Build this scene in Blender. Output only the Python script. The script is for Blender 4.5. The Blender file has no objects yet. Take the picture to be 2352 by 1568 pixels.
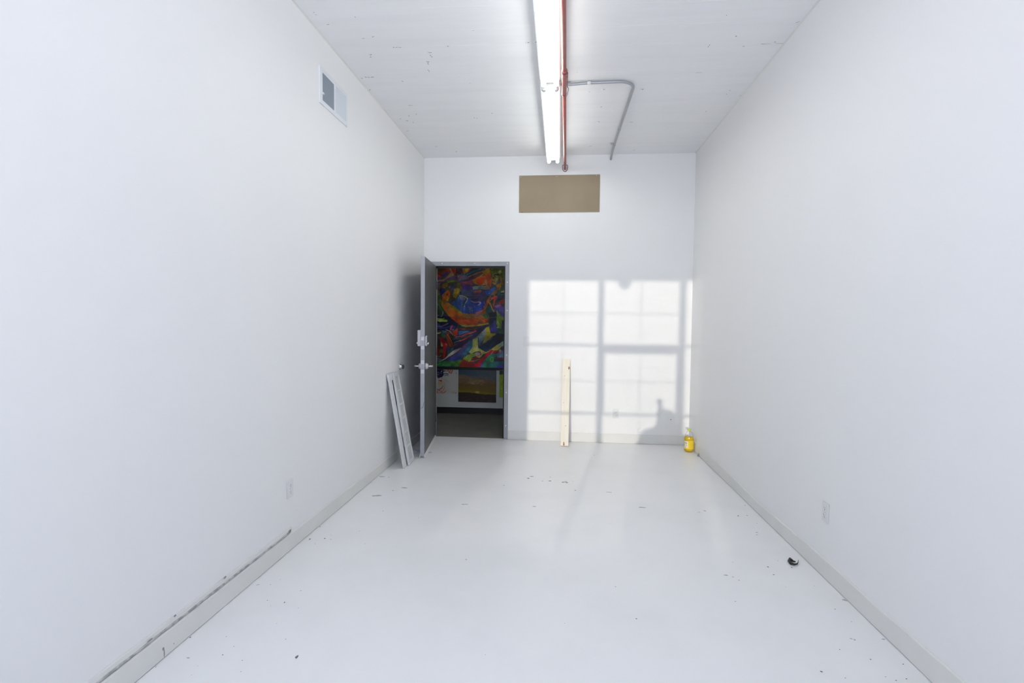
import bpy, bmesh, math, random
import numpy as np
from mathutils import Vector, Matrix, noise

# ------------------------------------------------------------ camera, world, sun, exposure
scn = bpy.context.scene
COL = scn.collection
XL, XR, YB, ZC = -1.696, 1.559, 6.231, 3.465      # left wall, right wall, end wall, ceiling
YW = -1.20                                        # window wall behind the camera

def make_camera():
    yaw, pitch, roll = 0.09379897, 0.04157795, 0.01077673
    cy, sy = math.cos(yaw), math.sin(yaw)
    f = Vector((-sy, cy, 0)); r = Vector((cy, sy, 0)); u = Vector((0, 0, 1))
    cp, sp = math.cos(pitch), math.sin(pitch)
    f2 = cp*f - sp*u; u2 = sp*f + cp*u
    cr, sr = math.cos(roll), math.sin(roll)
    r3 = cr*r + sr*u2; u3 = -sr*r + cr*u2
    cd = bpy.data.cameras.new('camera'); cam = bpy.data.objects.new('camera', cd); COL.objects.link(cam)
    m = Matrix((r3, u3, -f2)).transposed().to_4x4(); m.translation = Vector((0, 0, 1.4784))
    cam.matrix_world = m
    cd.sensor_width = 36.0; cd.lens = 1168.092/2352*36.0; cd.clip_start = 0.05
    scn.camera = cam
make_camera()

SKY = 5.0
SUN = 1.28
TUBE = 10.0
HALL = 1.1
w = bpy.data.worlds.new('world'); scn.world = w; w.use_nodes = True
nt = w.node_tree; bg = nt.nodes['Background']
bg.inputs['Strength'].default_value = SKY
# overcast-bright sky above, brighter glow added below the horizon to lift the ceiling
wt = nt.nodes.new('ShaderNodeTexCoord'); ws = nt.nodes.new('ShaderNodeSeparateXYZ'); wr = nt.nodes.new('ShaderNodeMapRange'); wx = nt.nodes.new('ShaderNodeMix')
wx.data_type = 'RGBA'; wr.inputs['From Min'].default_value = -0.15; wr.inputs['From Max'].default_value = 0.15
wx.inputs['A'].default_value = (1.48, 1.49, 1.64, 1); wx.inputs['B'].default_value = (0.58, 0.64, 0.82, 1)
nt.links.new(wt.outputs['Generated'], ws.inputs['Vector']); nt.links.new(ws.outputs['Z'], wr.inputs['Value'])
nt.links.new(wr.outputs['Result'], wx.inputs['Factor']); nt.links.new(wx.outputs['Result'], bg.inputs['Color'])

sd = bpy.data.lights.new('sun', 'SUN'); sun = bpy.data.objects.new('sun', sd); COL.objects.link(sun)
sd.energy = SUN; sd.angle = math.radians(0.47); sd.color = (1.0, 0.91, 0.80)
sun.rotation_euler = Vector((0.165, 1.0, -0.150)).to_track_quat('-Z', 'Y').to_euler()

pd = bpy.data.lights.new('window_portal', 'AREA'); por = bpy.data.objects.new('window_portal', pd); COL.objects.link(por)
pd.shape = 'RECTANGLE'; pd.size = 3.3; pd.size_y = 2.55; pd.cycles.is_portal = True
por.location = (-0.05, YW-0.16, 1.88); por.rotation_euler = (math.radians(90), 0, 0)

hd_ = bpy.data.lights.new('corridor_fill', 'AREA'); hl = bpy.data.objects.new('corridor_fill', hd_); COL.objects.link(hl)  # added fill light for the corridor, no fitting stands behind it
hd_.shape = 'RECTANGLE'; hd_.size = 1.2; hd_.size_y = 0.3; hd_.energy = HALL; hd_.color = (1.0, 0.95, 0.86)
hl.location = (-1.6, 7.1, 2.95)

scn.view_settings.view_transform = 'Standard'; scn.view_settings.look = 'None'
scn.view_settings.gamma = 1.0; scn.view_settings.use_curve_mapping = False
scn.view_settings.exposure = 0.0

# ------------------------------------------------------------ materials
def lin(c):
    return tuple((x/12.92 if x <= 0.04045 else ((x+0.055)/1.055)**2.4) for x in c)
def mat(name, col, rough=0.5, metal=0.0, spec=0.5, emis=None, estr=0.0, bump=None, mottle=None):
    m = bpy.data.materials.new(name); m.use_nodes = True; t = m.node_tree; p = t.nodes['Principled BSDF']
    p.inputs['Base Color'].default_value = (*col, 1); p.inputs['Roughness'].default_value = rough
    p.inputs['Metallic'].default_value = metal; p.inputs['Specular IOR Level'].default_value = spec
    if emis: p.inputs['Emission Color'].default_value = (*emis, 1); p.inputs['Emission Strength'].default_value = estr
    tc = None
    if mottle or bump:
        tc = t.nodes.new('ShaderNodeTexCoord')
    if mottle:                                   # (scale, second colour, low, high)
        n = t.nodes.new('ShaderNodeTexNoise'); n.inputs['Scale'].default_value = mottle[0]; n.inputs['Detail'].default_value = 6
        r = t.nodes.new('ShaderNodeMapRange'); r.inputs['From Min'].default_value = mottle[2]; r.inputs['From Max'].default_value = mottle[3]
        x = t.nodes.new('ShaderNodeMix'); x.data_type = 'RGBA'
        x.inputs['A'].default_value = (*col, 1); x.inputs['B'].default_value = (*mottle[1], 1)
        t.links.new(tc.outputs['Object'], n.inputs['Vector']); t.links.new(n.outputs['Fac'], r.inputs['Value'])
        t.links.new(r.outputs['Result'], x.inputs['Factor']); t.links.new(x.outputs['Result'], p.inputs['Base Color'])
    if bump:                                     # (scale, strength, distance)
        n = t.nodes.new('ShaderNodeTexNoise'); n.inputs['Scale'].default_value = bump[0]; n.inputs['Detail'].default_value = 5
        b = t.nodes.new('ShaderNodeBump'); b.inputs['Strength'].default_value = bump[1]; b.inputs['Distance'].default_value = bump[2]
        t.links.new(tc.outputs['Object'], n.inputs['Vector']); t.links.new(n.outputs['Fac'], b.inputs['Height'])
        t.links.new(b.outputs['Normal'], p.inputs['Normal'])
    return m

M = {}
M['wall'] = mat('wall_paint', (0.885, 0.888, 0.887), 0.55, spec=0.3, bump=(9, 0.12, 0.01), mottle=(1.3, (0.875, 0.878, 0.877), .35, .7))
M['floor'] = mat('floor_paint', (0.89, 0.895, 0.895), 0.30, spec=0.5, bump=(5, 0.10, 0.01), mottle=(2.2, (0.85, 0.857, 0.855), .48, .75))
M['base'] = mat('base_paint', (0.80, 0.80, 0.77), 0.5, bump=(18, 0.15, 0.01), mottle=(4, (0.77, 0.77, 0.745), .4, .7))
M['gap'] = mat('dark_gap', (0.03, 0.03, 0.03), 0.9)
M['frame'] = mat('grey_frame_paint', (0.37, 0.38, 0.41), 0.45, mottle=(9, (0.32, 0.33, 0.36), .4, .7))
M['leaf'] = mat('dark_door_paint', (0.125, 0.132, 0.128), 0.42, mottle=(3.5, (0.095, 0.105, 0.112), .42, .68), bump=(3, .2, .01))
M['edge'] = mat('door_edge_paint', (0.42, 0.42, 0.46), 0.45, mottle=(5, (0.36, 0.38, 0.41), .4, .7))
M['black'] = mat('black_rubber', (0.008, 0.008, 0.009), 0.55)
M['steel'] = mat('satin_steel', (0.62, 0.62, 0.63), 0.28, metal=0.9)
M['darksteel'] = mat('dark_steel', (0.10, 0.105, 0.12), 0.35, metal=0.7)
M['galv'] = mat('galvanised_conduit', (0.42, 0.44, 0.47), 0.38, metal=0.55)
M['red'] = mat('red_pipe_paint', (0.43, 0.125, 0.105), 0.42, mottle=(14, (0.37, 0.105, 0.09), .4, .7))
M['maroon'] = mat('dark_red_paint', (0.22, 0.03, 0.045), 0.4)
M['white'] = mat('white_plastic', (0.80, 0.80, 0.80), 0.35)
M['offwhite'] = mat('offwhite_paint', (0.74, 0.75, 0.76), 0.4, mottle=(7, (0.66, 0.68, 0.70), .45, .7))
M['screen'] = mat('grey_screen', (0.60, 0.61, 0.61), 0.7, mottle=(60, (0.54, 0.55, 0.55), .4, .6))
M['enamel'] = mat('white_enamel', (0.86, 0.88, 0.87), 0.3)
M['tube'] = mat('lit_tube', (1, 1, 1), 0.3, emis=(1.0, 1.0, 0.955), estr=TUBE)
M['card'] = mat('brown_board', (0.335, 0.268, 0.180), 0.6, mottle=(2.5, (0.305, 0.245, 0.160), .4, .65), bump=(60, .1, .002))
M['stain'] = mat('grey_scuff', (0.50, 0.51, 0.49), 0.6)
M['stain2'] = mat('dark_scuff', (0.20, 0.205, 0.18), 0.7)
M['chip'] = mat('dark_chip', (0.03, 0.03, 0.035), 0.6)
M['vent'] = mat('vent_enamel', (0.80, 0.83, 0.86), 0.4)
M['slat'] = mat('vent_slat', (0.60, 0.66, 0.72), 0.4)
M['ventblue'] = mat('vent_slat_pale', (0.68, 0.74, 0.79), 0.4)
M['corner_strip'] = mat('corner_strip_grey', (0.74, 0.74, 0.72), 0.6)
M['hallfloor'] = mat('corridor_concrete', (0.22, 0.215, 0.185), 0.5, mottle=(3, (0.17, 0.18, 0.155), .4, .7))
M['hallwall'] = mat('corridor_paint', (0.70, 0.72, 0.70), 0.6)
M['duct'] = mat('duct_dark', (0.34, 0.38, 0.43), 0.8)

M['plate'] = mat('plate_paint', (0.60, 0.60, 0.64), 0.4, metal=0.2)
M['boltface'] = mat('bolt_grey', (0.34, 0.34, 0.35), 0.4, metal=0.5)

def wood_mat():
    m = bpy.data.materials.new('pine'); m.use_nodes = True; t = m.node_tree; p = t.nodes['Principled BSDF']
    p.inputs['Roughness'].default_value = 0.5
    tc = t.nodes.new('ShaderNodeTexCoord'); mp = t.nodes.new('ShaderNodeMapping'); mp.inputs['Scale'].default_value = (28, 28, 1.2)
    n = t.nodes.new('ShaderNodeTexNoise'); n.inputs['Scale'].default_value = 2.2; n.inputs['Detail'].default_value = 4
    cr = t.nodes.new('ShaderNodeValToRGB'); e = cr.color_ramp.elements
    e[0].position = .3; e[0].color = (0.82, 0.755, 0.62, 1); e[1].position = .7; e[1].color = (0.87, 0.83, 0.73, 1)
    t.links.new(tc.outputs['Object'], mp.inputs['Vector']); t.links.new(mp.outputs['Vector'], n.inputs['Vector'])
    t.links.new(n.outputs['Fac'], cr.inputs['Fac']); t.links.new(cr.outputs['Color'], p.inputs['Base Color'])
    return m
M['pine'] = wood_mat()
M['knot'] = mat('knot_brown', (0.30, 0.15, 0.10), 0.6)
M['knot2'] = mat('knot_pale', (0.50, 0.32, 0.20), 0.6)

def ceiling_mat():                               # board-marked painted concrete, boards run across the room
    m = bpy.data.materials.new('ceiling_concrete'); m.use_nodes = True; t = m.node_tree; p = t.nodes['Principled BSDF']
    p.inputs['Roughness'].default_value = 0.6
    tc = t.nodes.new('ShaderNodeTexCoord'); mp = t.nodes.new('ShaderNodeMapping')
    mp.inputs['Scale'].default_value = (0.7, 6.5, 1); mp.inputs['Rotation'].default_value = (0, 0, -0.045)
    n = t.nodes.new('ShaderNodeTexNoise'); n.inputs['Scale'].default_value = 1.6; n.inputs['Detail'].default_value = 7; n.inputs['Roughness'].default_value = .62
    x = t.nodes.new('ShaderNodeMix'); x.data_type = 'RGBA'
    x.inputs['A'].default_value = (0.92, 0.925, 0.935, 1); x.inputs['B'].default_value = (0.885, 0.892, 0.905, 1)
    r = t.nodes.new('ShaderNodeMapRange'); r.inputs['From Min'].default_value = .42; r.inputs['From Max'].default_value = .72
    b = t.nodes.new('ShaderNodeBump'); b.inputs['Strength'].default_value = 0.12; b.inputs['Distance'].default_value = 0.02
    L = t.links.new
    L(tc.outputs['Object'], mp.inputs['Vector']); L(mp.outputs['Vector'], n.inputs['Vector']); L(n.outputs['Fac'], r.inputs['Value'])
    L(r.outputs['Result'], x.inputs['Factor']); L(x.outputs['Result'], p.inputs['Base Color'])
    L(n.outputs['Fac'], b.inputs['Height']); L(b.outputs['Normal'], p.inputs['Normal'])
    return m
M['ceil'] = ceiling_mat()

def clear_mat(name, tint, gl=0.12, rough=0.05, lim=1.0):
    m = bpy.data.materials.new(name); m.use_nodes = True; t = m.node_tree; t.nodes.clear()
    o = t.nodes.new('ShaderNodeOutputMaterial'); a = t.nodes.new('ShaderNodeBsdfTransparent'); g = t.nodes.new('ShaderNodeBsdfGlossy')
    a.inputs['Color'].default_value = (*tint, 1); g.inputs['Roughness'].default_value = rough
    fr = t.nodes.new('ShaderNodeLayerWeight'); fr.inputs['Blend'].default_value = gl
    x = t.nodes.new('ShaderNodeMixShader')
    mu = t.nodes.new('ShaderNodeMath'); mu.operation = 'MULTIPLY'; mu.inputs[1].default_value = lim; t.links.new(fr.outputs['Fresnel'], mu.inputs[0])
    t.links.new(mu.outputs[0], x.inputs['Fac']); t.links.new(a.outputs['BSDF'], x.inputs[1]); t.links.new(g.outputs['BSDF'], x.inputs[2])
    t.links.new(x.outputs['Shader'], o.inputs['Surface'])
    return m
M['glass'] = clear_mat('window_glass', (0.97, 0.98, 0.98), 0.05, 0.0)
M['pet'] = clear_mat('clear_plastic', (0.975, 0.97, 0.98), 0.25, 0.08, 0.28)
def liquid_mat():
    m = bpy.data.materials.new('yellow_liquid'); m.use_nodes = True; t = m.node_tree; t.nodes.clear()
    o = t.nodes.new('ShaderNodeOutputMaterial'); a = t.nodes.new('ShaderNodeBsdfTransparent'); d = t.nodes.new('ShaderNodeBsdfPrincipled')
    a.inputs['Color'].default_value = (1.0, 0.86, 0.12, 1); d.inputs['Base Color'].default_value = (0.93, 0.68, 0.02, 1); d.inputs['Roughness'].default_value = 0.1
    x = t.nodes.new('ShaderNodeMixShader'); x.inputs['Fac'].default_value = 0.62
    t.links.new(a.outputs['BSDF'], x.inputs[1]); t.links.new(d.outputs['BSDF'], x.inputs[2]); t.links.new(x.outputs['Shader'], o.inputs['Surface'])
    return m
M['liquid'] = liquid_mat()
def vcol_mat(name, rough=0.45, bump=0.0):
    m = bpy.data.materials.new(name); m.use_nodes = True; t = m.node_tree; p = t.nodes['Principled BSDF']
    a = t.nodes.new('ShaderNodeVertexColor'); a.layer_name = 'paint'; p.inputs['Roughness'].default_value = rough
    p.inputs['Specular IOR Level'].default_value = 0.3
    t.links.new(a.outputs['Color'], p.inputs['Base Color'])
    return m
M['oil'] = vcol_mat('oil_paint', 0.5); M['paper'] = vcol_mat('painted_paper', 0.8)

# ------------------------------------------------------------ helpers
def tag(o, label=None, cat=None, group=None, kind=None):
    if label: o['label'] = label
    if cat: o['category'] = cat
    if group: o['group'] = group
    if kind: o['kind'] = kind
    return o
def empty(name, loc, rz=0.0):
    o = bpy.data.objects.new(name, None); COL.objects.link(o); o.location = loc; o.rotation_euler = (0, 0, rz); o.empty_display_size = .05
    return o
class MB:
    def __init__(s): s.bm = bmesh.new()
    def faces(s, vs, fs, mi=0, smooth=False):
        v = [s.bm.verts.new(p) for p in vs]
        for f in fs:
            try:
                q = s.bm.faces.new([v[i] for i in f]); q.material_index = mi; q.smooth = smooth
            except ValueError: pass
        return s
    def box(s, x0, x1, y0, y1, z0, z1, mi=0):
        vs = [(x0,y0,z0),(x1,y0,z0),(x1,y1,z0),(x0,y1,z0),(x0,y0,z1),(x1,y0,z1),(x1,y1,z1),(x0,y1,z1)]
        return s.faces(vs, [(0,3,2,1),(4,5,6,7),(0,1,5,4),(1,2,6,5),(2,3,7,6),(3,0,4,7)], mi)
    def bbox(s, x0, x1, y0, y1, z0, z1, b=0.002, mi=0):   # box with bevelled edges
        t = bmesh.new(); bmesh.ops.create_cube(t, size=1.0)
        for v in t.verts: v.co = Vector(((x0+x1)/2+v.co.x*(x1-x0), (y0+y1)/2+v.co.y*(y1-y0), (z0+z1)/2+v.co.z*(z1-z0)))
        bmesh.ops.bevel(t, geom=list(t.edges), offset=b, segments=2, affect='EDGES')
        t.verts.index_update()
        s.faces([v.co.copy() for v in t.verts], [[v.index for v in f.verts] for f in t.faces], mi); t.free(); return s
    def tube(s, pts, rad, n=12, mi=0, caps=True, flat=1.0):
        pts = [Vector(p) for p in pts]; R = rad if isinstance(rad, (list, tuple)) else [rad]*len(pts)
        vs = []; fs = []; prev = None
        for i, p in enumerate(pts):
            d = (pts[min(i+1, len(pts)-1)] - pts[max(i-1, 0)]).normalized()
            if prev is None:
                a = Vector((0, 0, 1)) if abs(d.z) < .9 else Vector((1, 0, 0)); a = (a - d*a.dot(d)).normalized()
            else: a = (prev - d*prev.dot(d)).normalized()
            prev = a; b = d.cross(a)
            for k in range(n):
                t = 2*math.pi*k/n; vs.append(p + (a*math.cos(t)*flat + b*math.sin(t))*R[i])
        for i in range(len(pts)-1):
            for k in range(n):
                k2 = (k+1) % n; fs.append((i*n+k, i*n+k2, (i+1)*n+k2, (i+1)*n+k))
        if caps: fs.append(tuple(range(n))[::-1]); fs.append(tuple((len(pts)-1)*n+k for k in range(n)))
        return s.faces(vs, fs, mi, True)
    def lathe(s, prof, c=(0,0,0), axis='Z', n=24, mi=0, sx=1.0, sy=1.0):   # prof: (r, h)
        vs = []; fs = []
        for r, h in prof:
            for k in range(n):
                t = 2*math.pi*k/n; a, b = r*math.cos(t)*sx, r*math.sin(t)*sy
                p = {'Z': (a, b, h), 'X': (h, a, b), 'Y': (a, h, b)}[axis]
                vs.append((c[0]+p[0], c[1]+p[1], c[2]+p[2]))
        for i in range(len(prof)-1):
            for k in range(n):
                k2 = (k+1) % n; fs.append((i*n+k, i*n+k2, (i+1)*n+k2, (i+1)*n+k))
        if prof[0][0] > 1e-5: fs.append(tuple(range(n))[::-1])
        if prof[-1][0] > 1e-5: fs.append(tuple((len(prof)-1)*n+k for k in range(n)))
        return s.faces(vs, fs, mi, True)
    def blob(s, cx, cy, z, rx, ry, up, mi, rnd, ang=0.0):     # flat irregular mark lying just off a surface (part of its mesh)
        n = 9; vs = []
        for k in range(n):
            t = 2*math.pi*k/n; q = 0.65+0.5*rnd.random(); a, b = rx*q*math.cos(t), ry*q*math.sin(t)
            vs.append((cx+a*math.cos(ang)-b*math.sin(ang), cy+a*math.sin(ang)+b*math.cos(ang), z))
        return s.faces(vs, [tuple(range(n)) if up else tuple(range(n))[::-1]], mi)
    def build(s, name, mats, parent=None, recalc=True, loc=None):
        if recalc: bmesh.ops.recalc_face_normals(s.bm, faces=s.bm.faces[:])
        me = bpy.data.meshes.new(name); s.bm.to_mesh(me); s.bm.free()
        for m in (mats if isinstance(mats, (list, tuple)) else [mats]): me.materials.append(m)
        o = bpy.data.objects.new(name, me); COL.objects.link(o)
        if parent: o.parent = parent
        if loc: o.location = loc
        return o
def struct(name, mb, mats, **k):
    o = mb.build(name, mats, recalc=k.get('recalc', True)); o['kind'] = 'structure'
    if k.get('label'): o['label'] = k['label']
    return o
rnd = random.Random(7)
CHIPS = [(-1.647, 3.205, 0.0137), (-1.406, 2.466, 0.0106), (-1.504, 2.473, 0.0064), (-1.518, 2.165, 0.0056), (-1.439, 2.102, 0.0054), (-1.451, 2.043, 0.007), (-1.679, 2.141, 0.0092), (-1.236, 2.176, 0.0056), (-1.578, 2.625, 0.0067), (-1.38, 2.584, 0.0066), (-1.343, 2.017, 0.0052), (-1.306, 1.952, 0.005), (-1.123, 2.064, 0.0247), (-1.554, 2.682, 0.0046), (-1.311, 2.426, 0.0042), (-1.459, 2.427, 0.0042), (-1.345, 2.288, 0.0039), (-1.678, 1.939, 0.005), (-1.509, 1.964, 0.0035), (-1.494, 1.91, 0.0035), (-1.675, 3.408, 0.0117), (-1.647, 3.206, 0.0137), (-1.554, 3.229, 0.0138), (-1.414, 4.217, 0.0144), (-1.574, 4.573, 0.0117), (-1.337, 3.752, 0.0096), (-1.37, 3.37, 0.0058), (-1.533, 3.282, 0.0056), (-1.507, 3.221, 0.0083), (-1.579, 3.144, 0.0054), (-1.255, 3.184, 0.0055), (1.515, 4.227, 0.0109), (1.38, 3.986, 0.0171), (1.452, 4.002, 0.0103), (1.47, 3.853, 0.0066), (1.277, 3.161, 0.0135), (1.419, 3.171, 0.0109), (1.273, 3.066, 0.0105), (0.948, 2.741, 0.007), (1.282, 2.929, 0.005), (1.449, 2.959, 0.0051), (1.374, 3.252, 0.0056), (1.046, 2.976, 0.0076), (1.085, 3.199, 0.0055), (1.128, 2.219, 0.0114), (1.287, 2.383, 0.0061), (1.209, 2.189, 0.0056), (1.413, 2.197, 0.0075), (1.51, 2.308, 0.0079), (1.441, 2.725, 0.007), (1.464, 2.617, 0.0045), (1.387, 2.326, 0.008), (1.382, 2.215, 0.0057), (1.462, 2.211, 0.0076), (0.4, 2.522, 0.0086), (0.33, 2.822, 0.0072), (0.044, 2.445, 0.0042), (-1.646, 3.207, 0.0055), (-0.307, 2.171, 0.0037), (-1.027, 3.653, 0.0063), (0.398, 5.625, 0.0144), (-0.141, 4.64, 0.0119), (-0.071, 4.772, 0.0123), (0.154, 4.422, 0.0151), (0.139, 4.673, 0.008), (-0.479, 4.475, 0.0115)]
STAINS = [(-0.24, 4.768, 0.0327, 0.02), (-0.277, 4.71, 0.0121, 0.0135), (-0.077, 4.657, 0.0199, 0.01), (0.047, 4.635, 0.0159, 0.0125), (0.072, 4.65, 0.0159, 0.0095), (0.087, 4.627, 0.0139, 0.0125), (-0.18, 3.99, 0.0273, 0.0145), (-1.585, 2.009, 0.012, 0.0065), (-1.634, 4.587, 0.0393, 0.0255), (-1.508, 4.077, 0.0454, 0.031), (-1.335, 4.3, 0.0442, 0.017), (0.99, 3.026, 0.0181, 0.0105), (1.024, 3.009, 0.0077, 0.008), (1.157, 4.062, 0.0174, 0.014), (1.101, 4.028, 0.0138, 0.0095), (1.406, 3.686, 0.0095, 0.0115), (1.392, 3.641, 0.0094, 0.0075), (-1.645, 2.614, 0.009, 0.007), (-0.738, 3.969, 0.034, 0.019), (1.539, 2.822, 0.0145, 0.0135), (1.387, 2.475, 0.0095, 0.009), (1.532, 2.484, 0.0128, 0.0085), (1.396, 2.466, 0.0074, 0.007), (-0.558, 3.041, 0.0091, 0.0085), (0.69, 4.079, 0.0524, 0.015), (0.448, 4.411, 0.0453, 0.011)]
CMARKS = [(-1.378, 3.322, 0.0057, 0.007), (-1.346, 3.564, 0.0122, 0.0085), (-1.418, 3.575, 0.0092, 0.0055), (-1.452, 3.802, 0.0098, 0.012), (-1.46, 3.83, 0.0082, 0.0065), (-1.207, 3.713, 0.0191, 0.0085), (-1.234, 3.709, 0.0127, 0.006), (-0.998, 3.801, 0.0114, 0.0095), (-0.999, 3.848, 0.0049, 0.031), (-1.041, 3.933, 0.0135, 0.013), (-1.05, 3.973, 0.0034, 0.04), (-1.076, 4.066, 0.0035, 0.035), (-1.666, 4.157, 0.0107, 0.0075), (-1.618, 4.14, 0.0142, 0.009), (-1.588, 4.144, 0.0177, 0.0045), (-1.564, 4.14, 0.0142, 0.0125), (-1.345, 4.231, 0.0145, 0.0075), (-1.411, 4.704, 0.0201, 0.009), (-1.561, 5.059, 0.0173, 0.014), (-1.505, 5.11, 0.0087, 0.0115), (-1.504, 4.942, 0.0063, 0.0155), (-1.414, 4.909, 0.0084, 0.01), (-1.609, 5.007, 0.0086, 0.0105), (-0.856, 5.035, 0.0172, 0.0115), (-1.448, 5.823, 0.0075, 0.0145), (-1.25, 6.014, 0.0154, 0.02), (-1.696, 4.129, 0.0106, 0.0145), (-0.682, 4.933, 0.0063, 0.0105), (-1.675, 4.371, 0.0094, 0.0125), (-1.621, 3.255, 0.0056, 0.003), (-1.622, 3.283, 0.007, 0.0035), (-1.596, 3.394, 0.0116, 0.0035), (-1.633, 5.329, 0.0137, 0.009), (-0.622, 3.536, 0.0061, 0.0025), (-0.781, 4.306, 0.0074, 0.004), (0.317, 5.926, 0.0228, 0.009), (0.106, 4.183, 0.0036, 0.005), (0.223, 4.539, 0.0047, 0.0085), (0.531, 5.833, 0.015, 0.0115), (0.552, 5.875, 0.0126, 0.0115), (0.68, 5.247, 0.0225, 0.008), (1.531, 3.606, 0.0062, 0.005), (1.537, 3.598, 0.0062, 0.005), (1.037, 3.855, 0.005, 0.024), (1.286, 3.88, 0.0083, 0.006), (1.189, 3.741, 0.0112, 0.0085), (1.415, 4.597, 0.0059, 0.0085), (1.043, 3.491, 0.0045, 0.005), (1.412, 4.664, 0.006, 0.009), (1.546, 4.703, 0.0161, 0.0065), (1.058, 4.256, 0.0364, 0.003), (1.483, 3.84, 0.0131, 0.0055), (1.466, 3.86, 0.0991, 0.0035)]
ANCH = [(-0.844, 3.723), (-0.261, 3.721), (-0.205, 3.716), (0.339, 4.505), (0.669, 4.521), (0.345, 4.86), (0.35, 5.219), (0.822, 6.088), (1.336, 5.029)]
# ------------------------------------------------------------ the room
YT = 6.275                                        # the white floor paint stops under the door
fl = MB().box(XL-.1, XR+.1, YW-.2, YT, -.12, 0)
for x, y, a, b in STAINS:
    dark = b < .018 and 4.5 < y < 4.9
    for q in range(1 if dark else 3):
        fl.blob(x+(rnd.random()-.5)*a*.8, y+(rnd.random()-.5)*b*.8, .0004+.0001*q, a*(1 if dark else .6), b*(1 if dark else .5), True, 2 if dark else 1, rnd, rnd.random()*.4-.2)
struct('floor', fl, [M['floor'], M['stain'], M['stain2']], recalc=False)
ce = MB().box(XL-.1, XR+.1, YW-.2, YB+.13, ZC, ZC+.15)
for x, y, a, b in CMARKS:
    for q in range(4 if a > .006 else 2):
        ce.blob(x+(rnd.random()-.5)*a*1.7, y+(rnd.random()-.5)*b*1.4, ZC-.0004-.0001*q, a*(.22+.2*rnd.random())+.0012, b*(.22+.2*rnd.random())+.0012, False, 2 if q == 1 or (q == 0 and a <= .006) else 1, rnd)
for xw, sg in ((XL, 1), (XR, -1)):                # slightly greyer strip where slab and side walls meet
    k_ = 40; v_ = []; f2 = []
    for q in range(k_+1):
        y = YW+(YB-YW)*q/k_; e_ = .009+.003*noise.noise((y*5, sg, 0)); v_ += [(xw, y, ZC-e_), (xw+sg*e_, y, ZC-.0002)]
    for q in range(k_): f2.append((2*q, 2*q+1, 2*q+3, 2*q+2) if sg < 0 else (2*q, 2*q+2, 2*q+3, 2*q+1))
    ce.faces(v_, f2, 3)
for x, y in ANCH:                                 # painted-over anchors in the slab
    ce.lathe([(.017, 0), (.015, -.002), (.009, -.003), (.0, -.0032)], (x, y, ZC), n=14)
    ce.blob(x+.004, y-.008, ZC-.0036, .007, .005, False, 2, rnd)
for x0, x1, y, dy in ((-1.0, -.25, 3.26, .02), (.10, 1.20, 3.31, .03), (-.75, -.2, 3.52, .02), (.05, .95, 3.80, .02), (-1.2, -.4, 3.72, .0),
                      (.15, 1.3, 3.56, .015), (-.4, -.15, 3.83, 0), (.6, 1.35, 4.02, .01), (-1.1, -.6, 4.18, .02), (.2, .7, 4.20, .0), (-.9,-.3,4.55,.01)):
    ce.tube([(x0+(x1-x0)*t/6, y+dy*t/6+.004*math.sin(t*2.1+x0), ZC+.001) for t in range(7)], [.0005, .0017, .002, .0015, .0021, .0017, .0005], n=6)
struct('ceiling', ce, [M['ceil'], M['stain'], M['stain2'], M['corner_strip']], recalc=False)
struct('wall_left', MB().box(XL-.12, XL, YW-.2, YB+.13, -.12, ZC+.15), M['wall'])
struct('wall_right', MB().box(XR, XR+.12, YW-.2, YB+.13, -.12, ZC+.15), M['wall'])
DX0, DX1, DZ = -1.616, -.640, 2.185               # hole for the door frame
wb = MB().box(XL, DX0, YB, YB+.125, -.12, ZC).box(DX1, XR, YB, YB+.125, -.12, ZC).box(DX0, DX1, YB, YB+.125, DZ, ZC)

struct('wall_back', wb, M['wall'])
# window wall behind the camera, full-width steel window
WX0, WX1, WZ0, WZ1 = -1.650, 1.500, .640, 3.100
wf = MB().box(XL, WX0, YW-.14, YW, -.12, ZC).box(WX1, XR, YW-.14, YW, -.12, ZC).box(WX0, WX1, YW-.14, YW, -.12, WZ0).box(WX0, WX1, YW-.14, YW, WZ1, ZC)
struct('wall_front', wf, M['wall'])
win = empty('window_1', (-.05, YW-.03, WZ0)); win['kind'] = 'structure'
def wpart(mb, n, m): 
    o = mb.build(n, m); o.parent = win; o.matrix_parent_inverse = Matrix.Translation(-win.location); return o
wm = MB()
yA, yB_ = YW-.075, YW-.035
wm.box(WX0, WX0+.03, yA, yB_, WZ0, WZ1).box(WX1-.03, WX1, yA, yB_, WZ0, WZ1).box(WX0, WX1, yA, yB_, WZ0, WZ0+.03).box(WX0, WX1, yA, yB_, WZ1-.012, WZ1)
MUL = [(-.776, -.712), (.181, .252)]
for a, b in MUL: wm.box(a, b, yA-.01, yB_+.01, WZ0, WZ1)
BAYS = [(WX0+.03, -.776), (-.712, .181), (.252, WX1-.03)]
wpart(wm, 'window_frame', M['offwhite'])
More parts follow.
